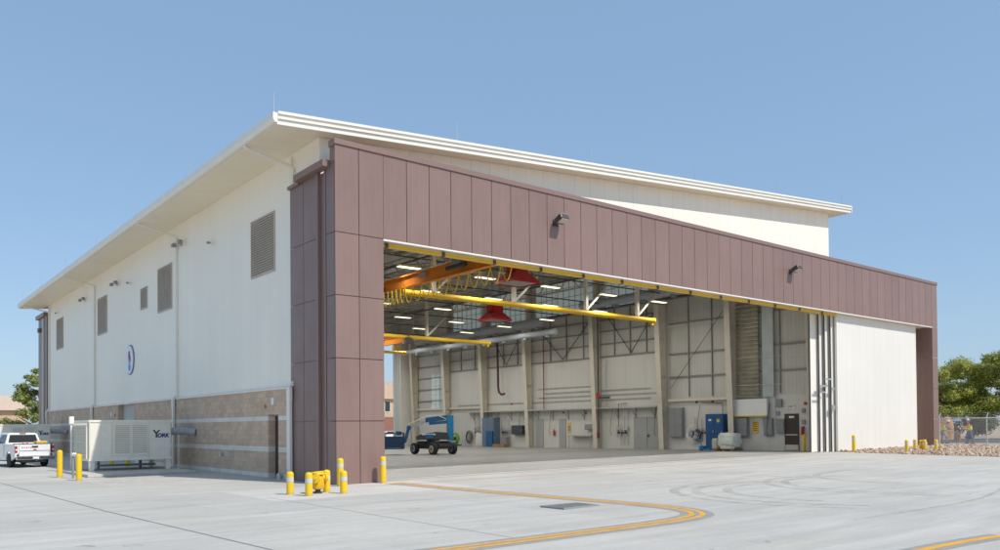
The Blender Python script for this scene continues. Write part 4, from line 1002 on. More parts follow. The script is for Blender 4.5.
# racks of pipework on lower wall
def pipes(y,lb,n,rr):
    T=Thing('pipe_manifold',lb,'pipework',(XR-.15,y,.6),group='wall pipe manifolds'); a=MB(); rr=random.Random(rr)
    for k in range(n):
        yy=y-.6+1.2*k/(n-1); z0=rr.uniform(.3,1.0); z1=rr.uniform(1.8,3.3)
        a.cyl((XR-.15,yy,z0),(XR-.15,yy,z1),.03,n=6); a.box(XR-.24,XR-.06,yy-.07,yy+.07,(z0+z1)/2-.1,(z0+z1)/2+.08)
    a.cyl((XR-.15,y-.7,1.7),(XR-.15,y+.7,1.7),.04,n=6); T.p('pipe_run',a,M_galv)
    a=MB()
    for k in range(3): a.cyl((XR-.3,y-.4+.4*k,1.45),(XR-.1,y-.4+.4*k,1.45),.09,n=10)
    T.p('valve_wheel',a,M_rust if rr.random()<.5 else M_dark)
pipes(35.9,'cluster of grey pipes on the far wall right of the blue grey cabinet',6,3)
pipes(40.4,'cluster of grey pipes left of the blue grey cabinet',5,5)
pipes(20.1,'thin pipe cluster on the wall left of the double door',4,8)
pipes(11.9,'pipe cluster on the wall left of the tall blue cabinet',3,11)
T=Thing('gas_cylinder','row of pale gas cylinders by the far cabinet','cylinder',(XR-.4,40,.03))
for k in range(3): a=MB(); a.lathe([(.11,0),(.12,.03),(.12,1.25),(.06,1.4),(.03,1.5)],(XR-.35,39.6+.35*k,.03),n=12); T.p('cylinder_bottle',a,M_white,smooth=True)
# wrapped pallet
T=Thing('wrapped_pallet','equipment wrapped in pale translucent sheeting on a pallet by the blue cabinet','pallet',(35.6,8.2,g(35.6,8.2)))
zg=g(35.6,8.2)+.01
a=MB(); 
for y in (7.4,8.1,8.8): a.box(35.0,36.3,y,y+.12,zg,zg+.1)
for k in range(6): a.box(35.0+.22*k,35.16+.22*k,7.3,9.0,zg+.1,zg+.13)
T.p('pallet_base',a,M_wood)
bm=bmesh.new(); bmesh.ops.create_icosphere(bm,subdivisions=4,radius=1)
rr=random.Random(4)
for v in bm.verts:
    c=v.co.copy(); q=[abs(t)**.45*(1 if t>0 else -1) for t in c]; 
    wob=1+.05*math.sin(9*c.x+5*c.y)+.05*math.sin(11*c.z+4*c.x)
    v.co=Vector((35.65+q[0]*.55*wob,8.05+q[1]*.72*wob,zg+.72+q[2]*.58*wob))
a=MB(); a.addbm(bm); T.p('plastic_cover',a,M_plastic,smooth=True)
a=MB(); a.box(35.1,35.7,8.75,9.25,zg+.1,zg+.9,.12); T.p('covered_machine',a,mat('beige_cover',(.5,.48,.38),.5))
T=Thing('pallet_jack','small blue pallet jack left of the wrapped pallet','pallet jack',(35.3,10.2,g(35.3,10)+.01))
zg=g(35.3,10.2)+.01
a=MB(); a.box(35.1,35.3,9.4,10.3,zg+.05,zg+.12); a.box(35.5,35.7,9.4,10.3,zg+.05,zg+.12); a.box(35.1,35.7,10.1,10.35,zg+.05,zg+.35); T.p('fork_frame',a,M_bluelit)
a=MB(); a.bar((35.4,10.3,zg+.3),(35.4,10.75,zg+1.15),.05); a.bar((35.2,10.75,zg+1.15),(35.6,10.75,zg+1.15),.05); T.p('tow_handle',a,M_bluelit)
a=MB(); a.cyl((35.3,10.3,zg+.09),(35.5,10.3,zg+.09),.09,n=12); T.p('wheel',a,M_black)
T=Thing('crate','low brown crate on the floor right of the blue grey cabinet','crate',(36.6,35.4,.01))
a=MB(); a.box(36.2,36.9,34.6,36.4,.01,.30,.01); T.p('crate_body',a,M_wood)
a=MB(); 
for y in (34.7,35.5,36.2): a.box(36.17,36.2,y,y+.1,.01,.32)
T.p('crate_batten',a,M_wood)

# ------------------------------------------------------------------ bollards
def bollard(h,loc,lb,band=True,grp='yellow bollards'):
    T=Thing('bollard',lb,'bollard',loc,world=False,group=grp); r=.115
    a=MB(); a.lathe([(r,0),(r,h-.09),(r*.93,h-.05),(r*.72,h-.018),(r*.35,h-.003),(.01,h)],n=24); T.p('post',a,M_yellow,smooth=True)
    if band: a=MB(); a.lathe([(r+.004,h-.33),(r+.004,h-.20)],n=24); T.p('reflective_band',a,M_band,smooth=True)
    return T
bollard(.74,(-3.02,-2.66,0),'short yellow bollard with grey band, leftmost of the group round the front hydrant')
bollard(.74,(-2.80,-3.55,0),'short yellow bollard with grey band directly in front of the left yellow hydrant')
bollard(.74,(-1.72,-2.62,0),'short yellow bollard half hidden behind the right side of the left yellow hydrant')
bollard(.74,(-1.58,-3.52,0),'short yellow bollard with grey band right of the left yellow hydrant')
bollard(1.02,(-.17,-.62,0),'tall yellow bollard with grey band before the front left building corner')
bollard(1.02,(1.72,-.42,0),'tall yellow bollard with grey band at the left edge of the open bay')
bollard(1.22,(-6.63,13.5,0),'plain yellow bollard left of the chiller, farther of the two in front of it',False)
bollard(1.12,(-6.5,10.3,0),'plain yellow bollard left of the chiller, nearer of the two in front of it',False)
bollard(1.0,(-1.9,24.5,0),'plain yellow bollard seen under the chiller, left one',False)
bollard(1.0,(-1.9,21.0,0),'plain yellow bollard seen under the chiller, right one',False)
bollard(1.12,(36.94,-.55,.22),'tall yellow bollard with grey band in front of the white sliding door')
bollard(.74,(40.1,-2.5,.24),'short yellow bollard, leftmost of four round the right hydrant')
bollard(.74,(41.98,-2.2,.25),'short yellow bollard left behind the right hydrant')
bollard(.74,(41.0,-3.25,.25),'short yellow bollard right of the right hydrant')
bollard(.74,(40.96,-3.98,.25),'short yellow bollard, rightmost of four round the right hydrant')
bollard(1.15,(36.6,2.75,.22),'plain yellow bollard inside the hangar beside the personnel door',False)
# hydrants: yellow double-outlet valve bodies
def hydrant(loc,lb,rz):
    T=Thing('fire_hydrant',lb,'hydrant',loc,world=False,group='yellow hydrants ringed by bollards'); T.o.rotation_euler=(0,0,rz)
    a=MB(); a.lathe([(.14,0),(.14,.05),(.09,.06),(.09,.14)],n=20); T.p('flange',a,M_dark,smooth=True)
    a=MB(); a.lathe([(.09,.12),(.19,.16),(.21,.24),(.19,.50),(.15,.58),(.10,.60)],n=20); T.p('barrel',a,mat('hydrant_yellow',(.72,.40,.01),.4,var=.1,vscale=8),smooth=True)
    for s in (-1,1):
        a=MB(); a.cyl((0,0,.50),(s*.25,-.06,.50),.10,n=16); a.cyl((s*.25,-.06,.50),(s*.36,-.085,.50),.145,n=16); a.cyl((s*.36,-.085,.5),(s*.40,-.09,.5),.05,n=6); T.p('outlet',a,M_yellow,smooth=True)
    a=MB(); a.lathe([(.20,.60),(.22,.63),(.20,.67),(.08,.69)],n=20); a.box(-.36,.36,-.05,.05,.66,.71,.01); T.p('bonnet',a,M_yellow,smooth=True)
hydrant((-2.15,-2.85,0),'yellow double outlet hydrant among short bollards at the left front corner',R(38)); hydrant((41.25,-3.0,.24),'yellow double outlet hydrant on the gravel by the right pillar',R(38))

# ------------------------------------------------------------------ chillers
def chiller(dy,lb):
    T=Thing('air_chiller',lb,'cooling unit',(-3.2,15.2+dy,0),group='cream cooling units beside the hangar')
    T.off=Vector((-3.2,15.2,0))
    x0,x1,y0,y1,z0,z1=-5.08,-1.31,15.2,18.3,.66,2.55
    a=MB(); a.box(x0,x1,y0,y1,z0,z1,.02); T.p('casing',a,M_chiller)
    a=MB(); a.box(x0-.03,x1+.03,y0-.035,y1+.03,z1-.09,z1+.02,.01); a.box(x0-.02,x1+.02,y0-.03,y1,z0-.06,z0+.06,.01); T.p('frame_rail',a,M_chiller)
    a=MB()
    for x,h_,d_ in ((x0+.03,.03,.022),(x0+1.0,.03,.022),(-2.38,.03,.022),(x1-.06,.03,.022),(-4.55,.006,.004),(-1.85,.006,.004)):
        a=MB(); a.box(x-h_,x+h_,y0-d_,y0,z0+.06,z1-.09); T.p('panel_seam',a,M_chill2)
    for xa,xb in ((-3.98,-3.22),(-3.18,-2.42)):
        a=MB(); a.box(xa,xb,y0-.03,y0-.001,z0+.2,z0+.25); a.box(xa,xb,y0-.03,y0-.001,z1-.24,z1-.19); a.box(xa,xa+.04,y0-.03,y0-.001,z0+.25,z1-.24); a.box(xb-.04,xb,y0-.03,y0-.001,z0+.25,z1-.24); l=T.p('louvre',a,M_chiller)
        a=MB(); n=15; dz=(z1-z0-.49)/n
        for i in range(n):
            z=z0+.25+i*dz; a.add([(xa+.04,y0-.03,z),(xb-.04,y0-.03,z),(xb-.04,y0-.004,z+dz*.72),(xa+.04,y0-.004,z+dz*.72)],[(0,1,2,3)])
        T.p('louvre_blades',a,M_chill2,l)
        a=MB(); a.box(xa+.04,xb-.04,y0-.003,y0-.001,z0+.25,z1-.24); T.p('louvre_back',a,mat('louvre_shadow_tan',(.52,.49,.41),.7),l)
    # finned left side
    a=MB()
    for i in range(24): a.box(x0-.10,x0-.021,y0+.15+i*.118,y0+.19+i*.118,z0+.05,z1-.12)
    for z in (.9,1.2,1.5,1.8,2.1): a.box(x0-.12,x0-.10,y0+.1,y1-.1,z,z+.03)
    T.p('coil_guard',a,M_chill2)
    a=MB(); a.box(x0-.20,x0-.11,y1-.05,y1+.05,.0,2.55,.01); a.box(x0-.26,x0-.05,y1-.10,y1+.10,2.4,2.78,.01); T.p('electrical_post',a,M_white)
    for x,y in ((x0+.13,y0+.12),(x1-.13,y0+.12),(x0+.13,y1-.12),(x1-.13,y1-.12)):
        a=MB(); a.add([(x-.13,y-.08,z0-.05),(x+.13,y-.08,z0-.05),(x+.13,y+.08,z0-.05),(x-.13,y+.08,z0-.05),(x-.10,y-.08,.12),(x+.10,y-.08,.12),(x+.10,y+.08,.12),(x-.10,y+.08,.12)],[(0,1,2,3),(7,6,5,4),(0,4,5,1),(1,5,6,2),(2,6,7,3),(3,7,4,0)])
        T.p('leg',a,M_chiller)
    a=MB(); a.cyl((x0+.6,y0+.9,.35),(x1-.5,y0+.9,.35),.05,n=8); a.cyl((x0+.8,y0+1.8,.12),(x0+.8,y0+1.8,.6),.07,n=8); a.cyl((x1-1.1,y0+1.4,.12),(x1-1.1,y0+1.4,.6),.07,n=8); T.p('pipework',a,M_panelgrey)
    a=MB(); 
    a.tube([(x1,y0+.45,2.0),(-.5,y0+.45,2.0),(-.32,y0+.40,1.98),(-.02,y0+.2,1.93)],.19,16); d=T.p('supply_duct',a,M_duct,smooth=True)
    a=MB()
    for x in (-1.1,-.7,-.45): a.cyl((x,y0+.45,2.0),(x+.04,y0+.45,2.0),.205,n=18)
    T.p('duct_clamp',a,M_galv,d)
    a=MB(); a.cyl((-.85,y0+.3,.0),(-.85,y0+.3,1.82),.03,n=6); T.p('duct_stand',a,M_galv)
    # lettering
    lg=text_mesh('Y',.52,.002,.012); lg.xf(Matrix.Translation((-2.02,y0-.008,1.86))@Matrix.Rotation(R(90),4,'X')@Matrix.Scale(1.,4)); T.p('logo_letter',lg,M_logogreen)
    lg=text_mesh('ORK',.27,.002,.012,.12); lg.xf(Matrix.Translation((-1.70,y0-.008,1.79))@Matrix.Rotation(R(90),4,'X')); T.p('logo_text',lg,M_navy)
    return T
c1=chiller(0,'cream louvred cooling unit on legs with dark logo beside the masonry wall')
c2=copy_thing(c1.o,(-3.2,46.5,0),label='cream cooling unit farther along the wall behind the pickup truck')
for yy,lb in ((14.9,'low concrete pad under the nearer cooling unit'),(46.2,'low concrete pad under the farther cooling unit')):
    a=MB(); a.box(-5.75,-.95,yy-2.6,yy+4.2,.005,.12,.015); one('concrete_pad',a,M_kerb,lb,'slab',loc=(-3.2,yy,0))
T=Thing('utility_post','grey capped pipe post between the two bollards by the cooling unit','post',(-6.35,12.2,0))
a=MB(); a.cyl((-6.35,12.2,0),(-6.35,12.2,.95),.05,n=10); T.p('post',a,M_panelgrey)
a=MB(); a.box(-6.42,-6.22,12.1,12.3,.95,1.10,.01); T.p('post_cap',a,M_galv)

# ------------------------------------------------------------------ pickup truck (local: +y forward, origin on the ground under the middle)
def truck():
    T=Thing('pickup_truck','white crew pickup truck parked facing away with orange cones in its bed','truck',(-6.15,28.3,0),world=False); T.o.rotation_euler=(0,0,R(8))
    w=1.0; L0,L1=-2.95,2.95
    # body sides with wheel arches, one outline per side extruded inwards
    def arch(cy,r=.52,n=10,z=.40): return [(cy+r*math.cos(math.pi*i/n),z+r*math.sin(math.pi*i/n)) for i in range(n+1)]
    top=[(L0,.60),(L0,1.32),(-1.05,1.34),(-1.05,1.30),(1.25,1.28),(1.45,1.26),(2.75,1.16),(2.95,1.0),(2.95,.48),(2.45,.42)]
    low=[]
    low+=[(2.45,.42)]
    pts=[(L0,.60),(L0,1.32),(-1.0,1.34),(1.35,1.28),(2.7,1.16),(2.95,1.0),(2.95,.5)]
    f=arch(1.95); r_=arch(-1.75)
    outline=pts+[(2.47,.40)]+f[1:-1]+[(1.43,.40),(-1.23,.40)]+r_[1:-1]+[(-2.27,.40),(L0+.1,.55)]
    a=MB(); a.prism(outline,0,-w,-w+.08); a.prism(outline,0,w-.08,w)
    a.box(-w+.08,w-.08,-1.05,-.97,.55,1.33); a.box(-w+.08,w-.08,L0+.1,-1.05,.75,.80)     # bulkhead, bed floor
    a.box(-w+.08,w-.08,1.35,2.9,.95,1.20,.03); a.box(-w+.08,w-.08,2.88,2.95,.55,1.0)
    a.box(-w+.08,w-.08,-.97,1.35,.5,1.25)
    T.p('body',a,M_whitecar)
    # cab greenhouse (tapered)
    def cabsec(y,z,hw): return [(-hw,y,z),(hw,y,z)]
    a=MB(); 
    b=[(-.94,-1.0,1.30),(.94,-1.0,1.30),(.94,1.5,1.25),(-.94,1.5,1.25)]; t=[(-.76,-.82,1.90),(.76,-.82,1.90),(.76,.55,1.93),(-.76,.55,1.93)]; tt=[(-.66,-.70,1.955),(.66,-.70,1.955),(.66,.45,1.975),(-.66,.45,1.975)]
    vs=b+t+tt; fs=[(0,1,2,3)]
    for k in (0,4):
        for i in range(4): fs.append((k+i,k+(i+1)%4,k+4+(i+1)%4,k+4+i))
    fs.append((8,9,10,11)); a.add(vs,fs); c=T.p('cab',a,M_whitecar)
    def lerp(p,q,t): return Vector(p)*(1-t)+Vector(q)*t
    def pane(i,j,u0,u1,v0,v1,name,out):
        A=lambda u,v: lerp(lerp(b[i],b[j],u),lerp(t[i],t[j],u),v)+Vector(out)
        a=MB(); a.quad(A(u0,v0),A(u1,v0),A(u1,v1),A(u0,v1)); a.add([A(u0,v0)-Vector(out)*.9,A(u1,v0)-Vector(out)*.9,A(u1,v1)-Vector(out)*.9,A(u0,v1)-Vector(out)*.9],[(3,2,1,0)]); T.p(name,a,M_glass,c)
    pane(0,1,.07,.93,.16,.90,'rear_window',(0,-.01,.003)); pane(3,0,.30,.58,.12,.9,'side_window',(-.01,0,.003)); pane(3,0,.62,.92,.12,.9,'side_window',(-.01,0,.003))
    pane(1,2,.08,.38,.12,.9,'side_window',(.01,0,.003)); pane(1,2,.42,.70,.12,.9,'side_window',(.01,0,.003)); pane(2,3,.06,.94,.08,.92,'windscreen',(0,.01,.003))
    a=MB(); a.box(-.16,.16,-.86,-.80,1.90,1.945,.01); T.p('brake_light',a,M_taill,c)
    # tailgate
    a=MB(); a.box(-.80,.80,L0-.03,L0+.05,.66,1.33,.015); tg=T.p('tailgate',a,M_whitecar)
    a=MB(); a.box(-.78,.78,L0-.04,L0-.03,.93,.955); a.box(-.16,.16,L0-.045,L0-.03,1.12,1.22); T.p('tailgate_handle',a,M_dark,tg)
    a=MB(); a.box(-.10,.10,L0-.045,L0-.031,.99,1.03); a.box(-.05,.05,L0-.045,L0-.031,.98,1.045); T.p('gold_badge',a,mat('gold_badge',(.5,.33,.05),.3,.5,var=0),tg)
    a=MB()
    for k in range(7): a.box(-.68+.11*k,-.61+.11*k,L0-.034,L0-.031,1.09+(.02 if k%2 else 0),1.16)
    T.p('red_lettering',a,mat('faded_red_letter',(.5,.12,.12),.5,var=0),tg)
    a=MB(); a.box(-.95,.95,L0-.05,L0+.6,1.325,1.36,.01); T.p('bed_rail',a,M_dark)
    for s in (-1,1):
        a=MB(); a.box(s*.99-.11*(1 if s>0 else -1) if s>0 else -1.005,1.005 if s>0 else -.88,L0-.035,L0+.09,.84,1.22,.02); tl=T.p('taillight',a,M_taill)
        a=MB(); a.box(min(s*.90,s*.99),max(s*.90,s*.99),L0-.042,L0-.034,.97,1.05); T.p('reverse_lens',a,M_white,tl)
    a=MB(); a.box(-.98,.98,L0-.22,L0-.02,.44,.66,.03); bp=T.p('rear_bumper',a,M_chrome)
    a=MB(); a.box(-.16,.16,L0-.235,L0-.221,.49,.61); T.p('license_plate',a,M_white,bp)
    a=MB(); a.box(-.06,.06,L0-.34,L0-.1,.34,.42,.01); a.box(-.6,.6,L0,L0+.6,.28,.42); T.p('tow_hitch',a,M_dark)
    a=MB(); a.box(-.95,.95,2.9,3.08,.42,.66,.03); T.p('front_bumper',a,M_chrome)
    a=MB(); a.box(-.7,.7,-2.5,2.6,.30,.45); a.cyl((-.9,-1.75,.40),(.9,-1.75,.40),.08,n=10); T.p('underbody',a,M_dark)
    for x,y in ((-1,-1.75),(1,-1.75),(-1,1.95),(1,1.95)):
        a=MB(); a.lathe([(.28,-.13),(.38,-.12),(.40,-.08),(.40,.08),(.38,.12),(.28,.13)],n=28); M_=Matrix.Translation((x*.86,y,.40))@Matrix.Rotation(R(90),4,'Y'); a.xf(M_); wh=T.p('wheel',a,M_black,smooth=True)
        a=MB(); a.lathe([(.08,-.12),(.26,-.11),(.28,-.13),(.28,.13),(.26,.11),(.08,.12)],n=20); a.xf(M_); T.p('rim',a,mat('grey_rim',(.34,.34,.34),.5),wh)
    for s in (-1,1):
        a=MB(); a.bar((s*.9,.95,1.36),(s*1.12,.95,1.38),.04); a.box(s*1.19-.09,s*1.19+.09,.90,.99,1.30,1.58,.02); T.p('side_mirror',a,M_dark)
    for s in (-1,1):
        a=MB()
        a.box(s*1.003-.004,s*1.003+.004,-.9,-.885,.55,1.25); a.box(s*1.003-.004,s*1.003+.004,.2,.215,.55,1.25); a.box(s*1.005-.015,s*1.005+.015,.3,.5,1.1,1.14); a.box(s*1.003-.004,s*1.003+.004,-1.02,-1.01,.6,1.32)
        T.p('door_seam',a,M_panelgrey)
truck()
TM=Matrix.Translation((-6.15,28.3,0))@Matrix.Rotation(R(8),4,'Z')
def conebed(lx,ly,rot,lb):
    p=TM@Vector((lx,ly,.81)); T=Thing('traffic_cone',lb,'traffic cone',p,world=False,group='cones in the truck bed'); T.o.rotation_euler=(0,R(rot),R(20))
    a=MB(); a.box(-.17,.17,-.17,.17,0,.03,.008); T.p('cone_base',a,M_dark)
    a=MB(); a.lathe([(.13,.03),(.03,.62),(.02,.63)],n=18); T.p('cone_body',a,mat('cone_orange',(.75,.12,.02),.5,var=.05),smooth=True)
    a=MB(); a.lathe([(.092,.25),(.072,.37)],n=18); T.p('cone_band',a,M_white,smooth=True)
conebed(-.35,-2.1,0,'orange traffic cone standing left in the truck bed'); conebed(-.1,-1.7,8,'orange traffic cone tilted beside the first in the truck bed')
a=MB(); 
for k in range(1): a.box(.25,.85,-2.4,-1.9,.81,1.48,.05)
a.xf(TM); one('tool_case',a,M_signy,'yellow tool case on the right side of the truck bed','case',loc=tuple(TM@Vector((.5,-2.1,.81))))

# ------------------------------------------------------------------ trees and background
def leafmass(clumps,n,size,rnd,flat=1.):
    mb=MB(); tot=sum(c[3]**2 for c in clumps)
    for (cx,cy,cz,r,sz) in clumps:
        k=int(n*r*r/tot)
        for i in range(k):
            u=Vector((rnd.gauss(0,1),rnd.gauss(0,1),rnd.gauss(0,1))).normalized()
            rad=r*(rnd.random()**.35)*(1+.18*math.sin(u.x*7+cx)+.15*math.sin(u.y*9+cz))
            p=Vector((cx+u.x*rad,cy+u.y*rad,cz+u.z*rad*sz))
            s=size*rnd.uniform(.6,1.35)
            d=(u+Vector((rnd.uniform(-.7,.7),rnd.uniform(-.7,.7),rnd.uniform(0.,1.3)))).normalized(); a=d.orthogonal().normalized(); ang=rnd.random()*6.28
            a=(Matrix.Rotation(ang,3,d)@a); b=d.cross(a)
            mb.add([p-a*s*.5,p+b*s*.42,p+a*s*.5+d*s*.25,p-b*s*.42],[(0,1,2,3)])
    return mb
def tree(name,lb,cat,loc,trunk,clumps,n,size,m,seed,grp=None,bark=M_bark):
    rnd=random.Random(seed); T=Thing(name,lb,cat,loc,world=True,group=grp); T.off=Vector(loc)
    a=MB(); x,y,z=loc
    for path,r0,r1 in trunk:
        P=[(x+p[0],y+p[1],z+p[2]) for p in path]; P=[tuple(q) for q in smooth_path(P,4)]
        a.tube(P,[r0+(r1-r0)*i/(len(P)-1) for i in range(len(P))],8)
    T.p('trunk',a,bark,smooth=True)
    b=leafmass([(x+c[0],y+c[1],z+c[2],c[3],c[4]) for c in clumps],n,size,rnd)
    ob=b.build('crown',m,T.o,T.off,fixn=False); return T
# wide pine behind the fence
rn=random.Random(12); cl=[]
def pine_clumps(w,h0,h1,n,rn,cx=0,dep=3):
    out=[]
    for i in range(n):
        t=rn.random(); zz=h0+(h1-h0)*t; lim=w*math.sqrt(max(.05,1-(max(0,t-.25)/.85)**2))
        px=rn.uniform(-lim,lim); py=rn.uniform(-dep,dep); r=rn.uniform(.75,1.5)*(1.1-.25*t)
        out.append((cx+px*.777+py*.63,-px*.63*1+py*.777,zz-abs(px)*.06,r,.55))
    return out
# crown axis runs across the view: direction (0.777,-0.63)
c=[(x+1.6,y-1.2,z,r,f) for x,y,z,r,f in pine_clumps(7.8,3.0,8.7,84,rn)]
tree('pine_tree','broad yellow green pine with leaning trunk behind the chain link fence','tree',(78,8.1,.33),
  [([(0,0,0),(.5,-.4,1.6),(1.6,-1.2,3.2),(3.0,-2.4,4.6)],.45,.18),([(.2,-.1,1.0),(-.8,.6,2.6),(-2.5,2.0,4.2)],.28,.10),([(1.2,-.9,2.8),(1.2,-.6,5),(.8,-.3,6.6)],.2,.06),([(1.8,-1.4,3.4),(4.5,-3.6,4.6),(6,-4.8,5.4)],.16,.06)],
  c,52000,.19,M_leafr,1,'pines beyond the fence')
c=pine_clumps(7,3.8,9.9,56,rn,0)
tree('pine_tree','tall dense pine at the right picture edge behind the fence','tree',(86,-1.8,.33),[([(0,0,0),(.3,-.2,3),(0,0,7)],.4,.1),([(.1,0,2.5),(2,-1.5,4.5)],.2,.06),([(.1,0,2.5),(-2,1.5,4.5)],.2,.06)],c,34000,.21,M_leafr,2,'pines beyond the fence')
c=pine_clumps(6,3.4,7.4,46,rn,0)
tree('pine_tree','darker pine close behind the hangar right pillar','tree',(92,17.5,.33),[([(0,0,0),(.2,.1,3),(0,0,6)],.35,.1),([(0,0,2.4),(-2,1.6,4.2)],.16,.05)],c,12000,.28,M_leafl,3,'pines beyond the fence')
# conifer behind the rear left corner
rn=random.Random(21); c=[]
for i in range(54):
    t=rn.random()**.8; zz=1.6+8.0*t; lim=(4.3*(1-t)**.8+.5); an=rn.uniform(0,6.28); q=lim*rn.uniform(.3,1)
    c.append((q*math.cos(an),q*math.sin(an),zz,rn.uniform(.55,1.0)*(1.15-.5*t),.7))
tree('conifer_tree','ragged green conifer standing beyond the rear left corner of the hangar','tree',(3.3,78,0),[([(0,0,0),(.1,0,4),(.2,0,8.9)],.28,.06),([(0,0,2),(-2.4,0,3.6)],.1,.04),([(0,0,3),(-1.8,-.5,5)],.1,.03),([(.1,0,4.5),(-1.2,.3,6.3)],.08,.03)],c,16000,.24,M_leafl,4)
# shrubs behind
for i,(x,y,r,mt,lb) in enumerate(((108,3.5,3.0,M_drybush,'reddish dry shrub mass far behind the fence, left one'),(106,-3.5,3.0,M_drybush,'reddish dry shrub mass far behind the fence, right one'),(99,-6.4,1.0,M_bush,'small green shrub by the sandy ground at the right edge'),(100,14.5,2.6,M_bush,'dark shrub behind the two workers'),(103,9,2.8,M_bush,'dark shrub far behind the leaning pine trunk'))):
    rn=random.Random(30+i); c=[(rn.uniform(-r,r),rn.uniform(-r,r),rn.uniform(.3,.8)*r,r*rn.uniform(.4,.6),.8) for _ in range(9)]
    tree('shrub',lb,'shrub',(x,y,.32),[([(0,0,0),(.1,0,r*.5),(.3,.2,r)],.08,.03),([(0,0,0),(-.2,.2,r*.5),(-.5,.3,r*.9)],.06,.02)],c,2600,.28,mt,40+i,'shrubs beyond the fence')
# soil mound
bm=bmesh.new(); bmesh.ops.create_icosphere(bm,subdivisions=4,radius=1)
for v in bm.verts:
    c_=v.co; k=1+.12*math.sin(5*c_.x+1)+.10*math.sin(7*c_.y+c_.z*3)
    v.co=Vector((70.5+c_.x*1.3*k,8.9+c_.y*2.0*k,.2+max(-.1,min(c_.z,.62+.05*math.sin(c_.y*6)))*3.4*k))
a=MB(); a.addbm(bm); one('soil_mound',a,M_soil,'heap of orange brown soil behind the two workers','soil heap',loc=(70.5,8.9,.2),smooth=False)
# background buildings
def house(lb,x0,x1,y0,y1,h,hr,name,wallm,roofm,wins,axis='x',low=None):
    T=Thing(name,lb,'building',((x0+x1)/2,(y0+y1)/2,-.02))
    a=MB(); a.box(x0,x1,y0,y1,-.02,h); T.p('wall',a,wallm)
    if low: a=MB(); a.box(x0-.3,x1+.3,y0-.35,y0-.01,-.02,low); T.p('lower_wall',a,M_brick)
    a=MB(); ym=(y0+y1)/2; xm=(x0+x1)/2
    if axis=='x': a.prism([(y0-.6,h-.05),(y1+.6,h-.05),(ym,hr)],0,x0-.6,x1+.6)
    else: a.prism([(x0-.8,h-.05),(x1+.8,h-.05),(xm,hr)],1,y0-.6,y1+.6)
    T.p('roof',a,roofm)
    for (xa,xb,za,zb_) in wins:
        a=MB(); a.box(xa,xb,y0-.06,y0-.005,za,zb_); w=T.p('window',a,M_white)
        a=MB(); a.box(xa+.12,xb-.12,y0-.09,y0-.061,za+.12,zb_-.12); T.p('pane',a,M_glass,w)
house('low tan building with pale tiled roof beyond the rear left corner',-34,6.2,108,122,5.0,7.3,'tan_building',M_stucco,M_tile,[(-14,-12,2,3.6),(-6,-4,2,3.6)])
house('tan building with gable roof and windows seen through the rear door opening',58,84,110,124,7.6,11.2,'gabled_building',M_stucco,M_tile,[(67.6,69.0,5.0,7.2),(69.8,71.2,5.0,7.2),(72.0,73.4,5.0,7.2),(62,64,5,7.2),(76,78,5,7.2)],'y',4.0)
house('long low beige building far beyond the pines',125,150,-32,10,3.0,4.4,'beige_building',M_stucco,M_tile,[],'x')
# parked car seen through the rear opening
T=Thing('parked_car','white car partly visible through the rear opening beyond the boom lift basket','car',(54,86,-.01),world=False)
a=MB(); a.prism([(-2.1,.35),(-2.2,.75),(-1.3,.9),(-.7,1.4),(.9,1.42),(1.6,.95),(2.2,.8),(2.2,.35)],1,-.85,.85); T.p('body',a,M_whitecar)
for s in (-1,1): a=MB(); a.prism([(-1.15,.92),(-.65,1.34),(.85,1.36),(1.4,.96)],1,s*.86-.005,s*.86+.005); T.p('side_window',a,M_glass)
for x,y in ((-1.4,-.8),(1.4,-.8),(-1.4,.8),(1.4,.8)): a=MB(); a.lathe([(.2,-.1),(.31,-.09),(.32,.09),(.2,.1)],n=18); a.xf(Matrix.Translation((x,y,.32))@Matrix.Rotation(R(90),4,'X')); T.p('wheel',a,M_black)

# ------------------------------------------------------------------ fence
T=Thing('chain_link_fence','grey chain link fence with barbed wire arms right of the hangar pillar','fence',(53.5,-6,.26)); FX=53.5; fy0,fy1=1.2,-17.3; zf=.29
a=MB(); a.quad((FX,fy0,zf+.03),(FX,fy1,zf+.03),(FX,fy1,zf+2.1),(FX,fy0,zf+2.1)); T.p('wire_mesh',a,M_chain)
a=MB(); a.cyl((FX,fy0,zf+2.12),(FX,fy1,zf+2.12),.04,n=6); a.cyl((FX,fy0,zf+.04),(FX,fy1,zf+.04),.014,n=6); T.p('top_rail',a,M_fence)
y=1.0
while y>fy1:
    a=MB(); a.cyl((FX+.05,y,zf-.1),(FX+.05,y,zf+2.2),.05 if y<.9 else .07,n=8); po=T.p('post',a,M_fence)
    a=MB(); a.bar((FX+.05,y,zf+2.15),(FX+.38,y,zf+2.55),.035); T.p('barb_arm',a,M_fence,po); y-=3.45
a=MB()
for k in (0.25,.6,.97): a.cyl((FX+.05+.33*k,fy0,zf+2.15+.4*k),(FX+.05+.33*k,fy1,zf+2.15+.4*k),.009,n=4)
T.p('barbed_wire',a,M_fence)
a=MB(); a.quad((FX,fy0,zf+.03),(51.2,fy0+.3,zf+.03),(51.2,fy0+.3,zf+2.1),(FX,fy0,zf+2.1)); T.p('return_mesh',a,M_chain)

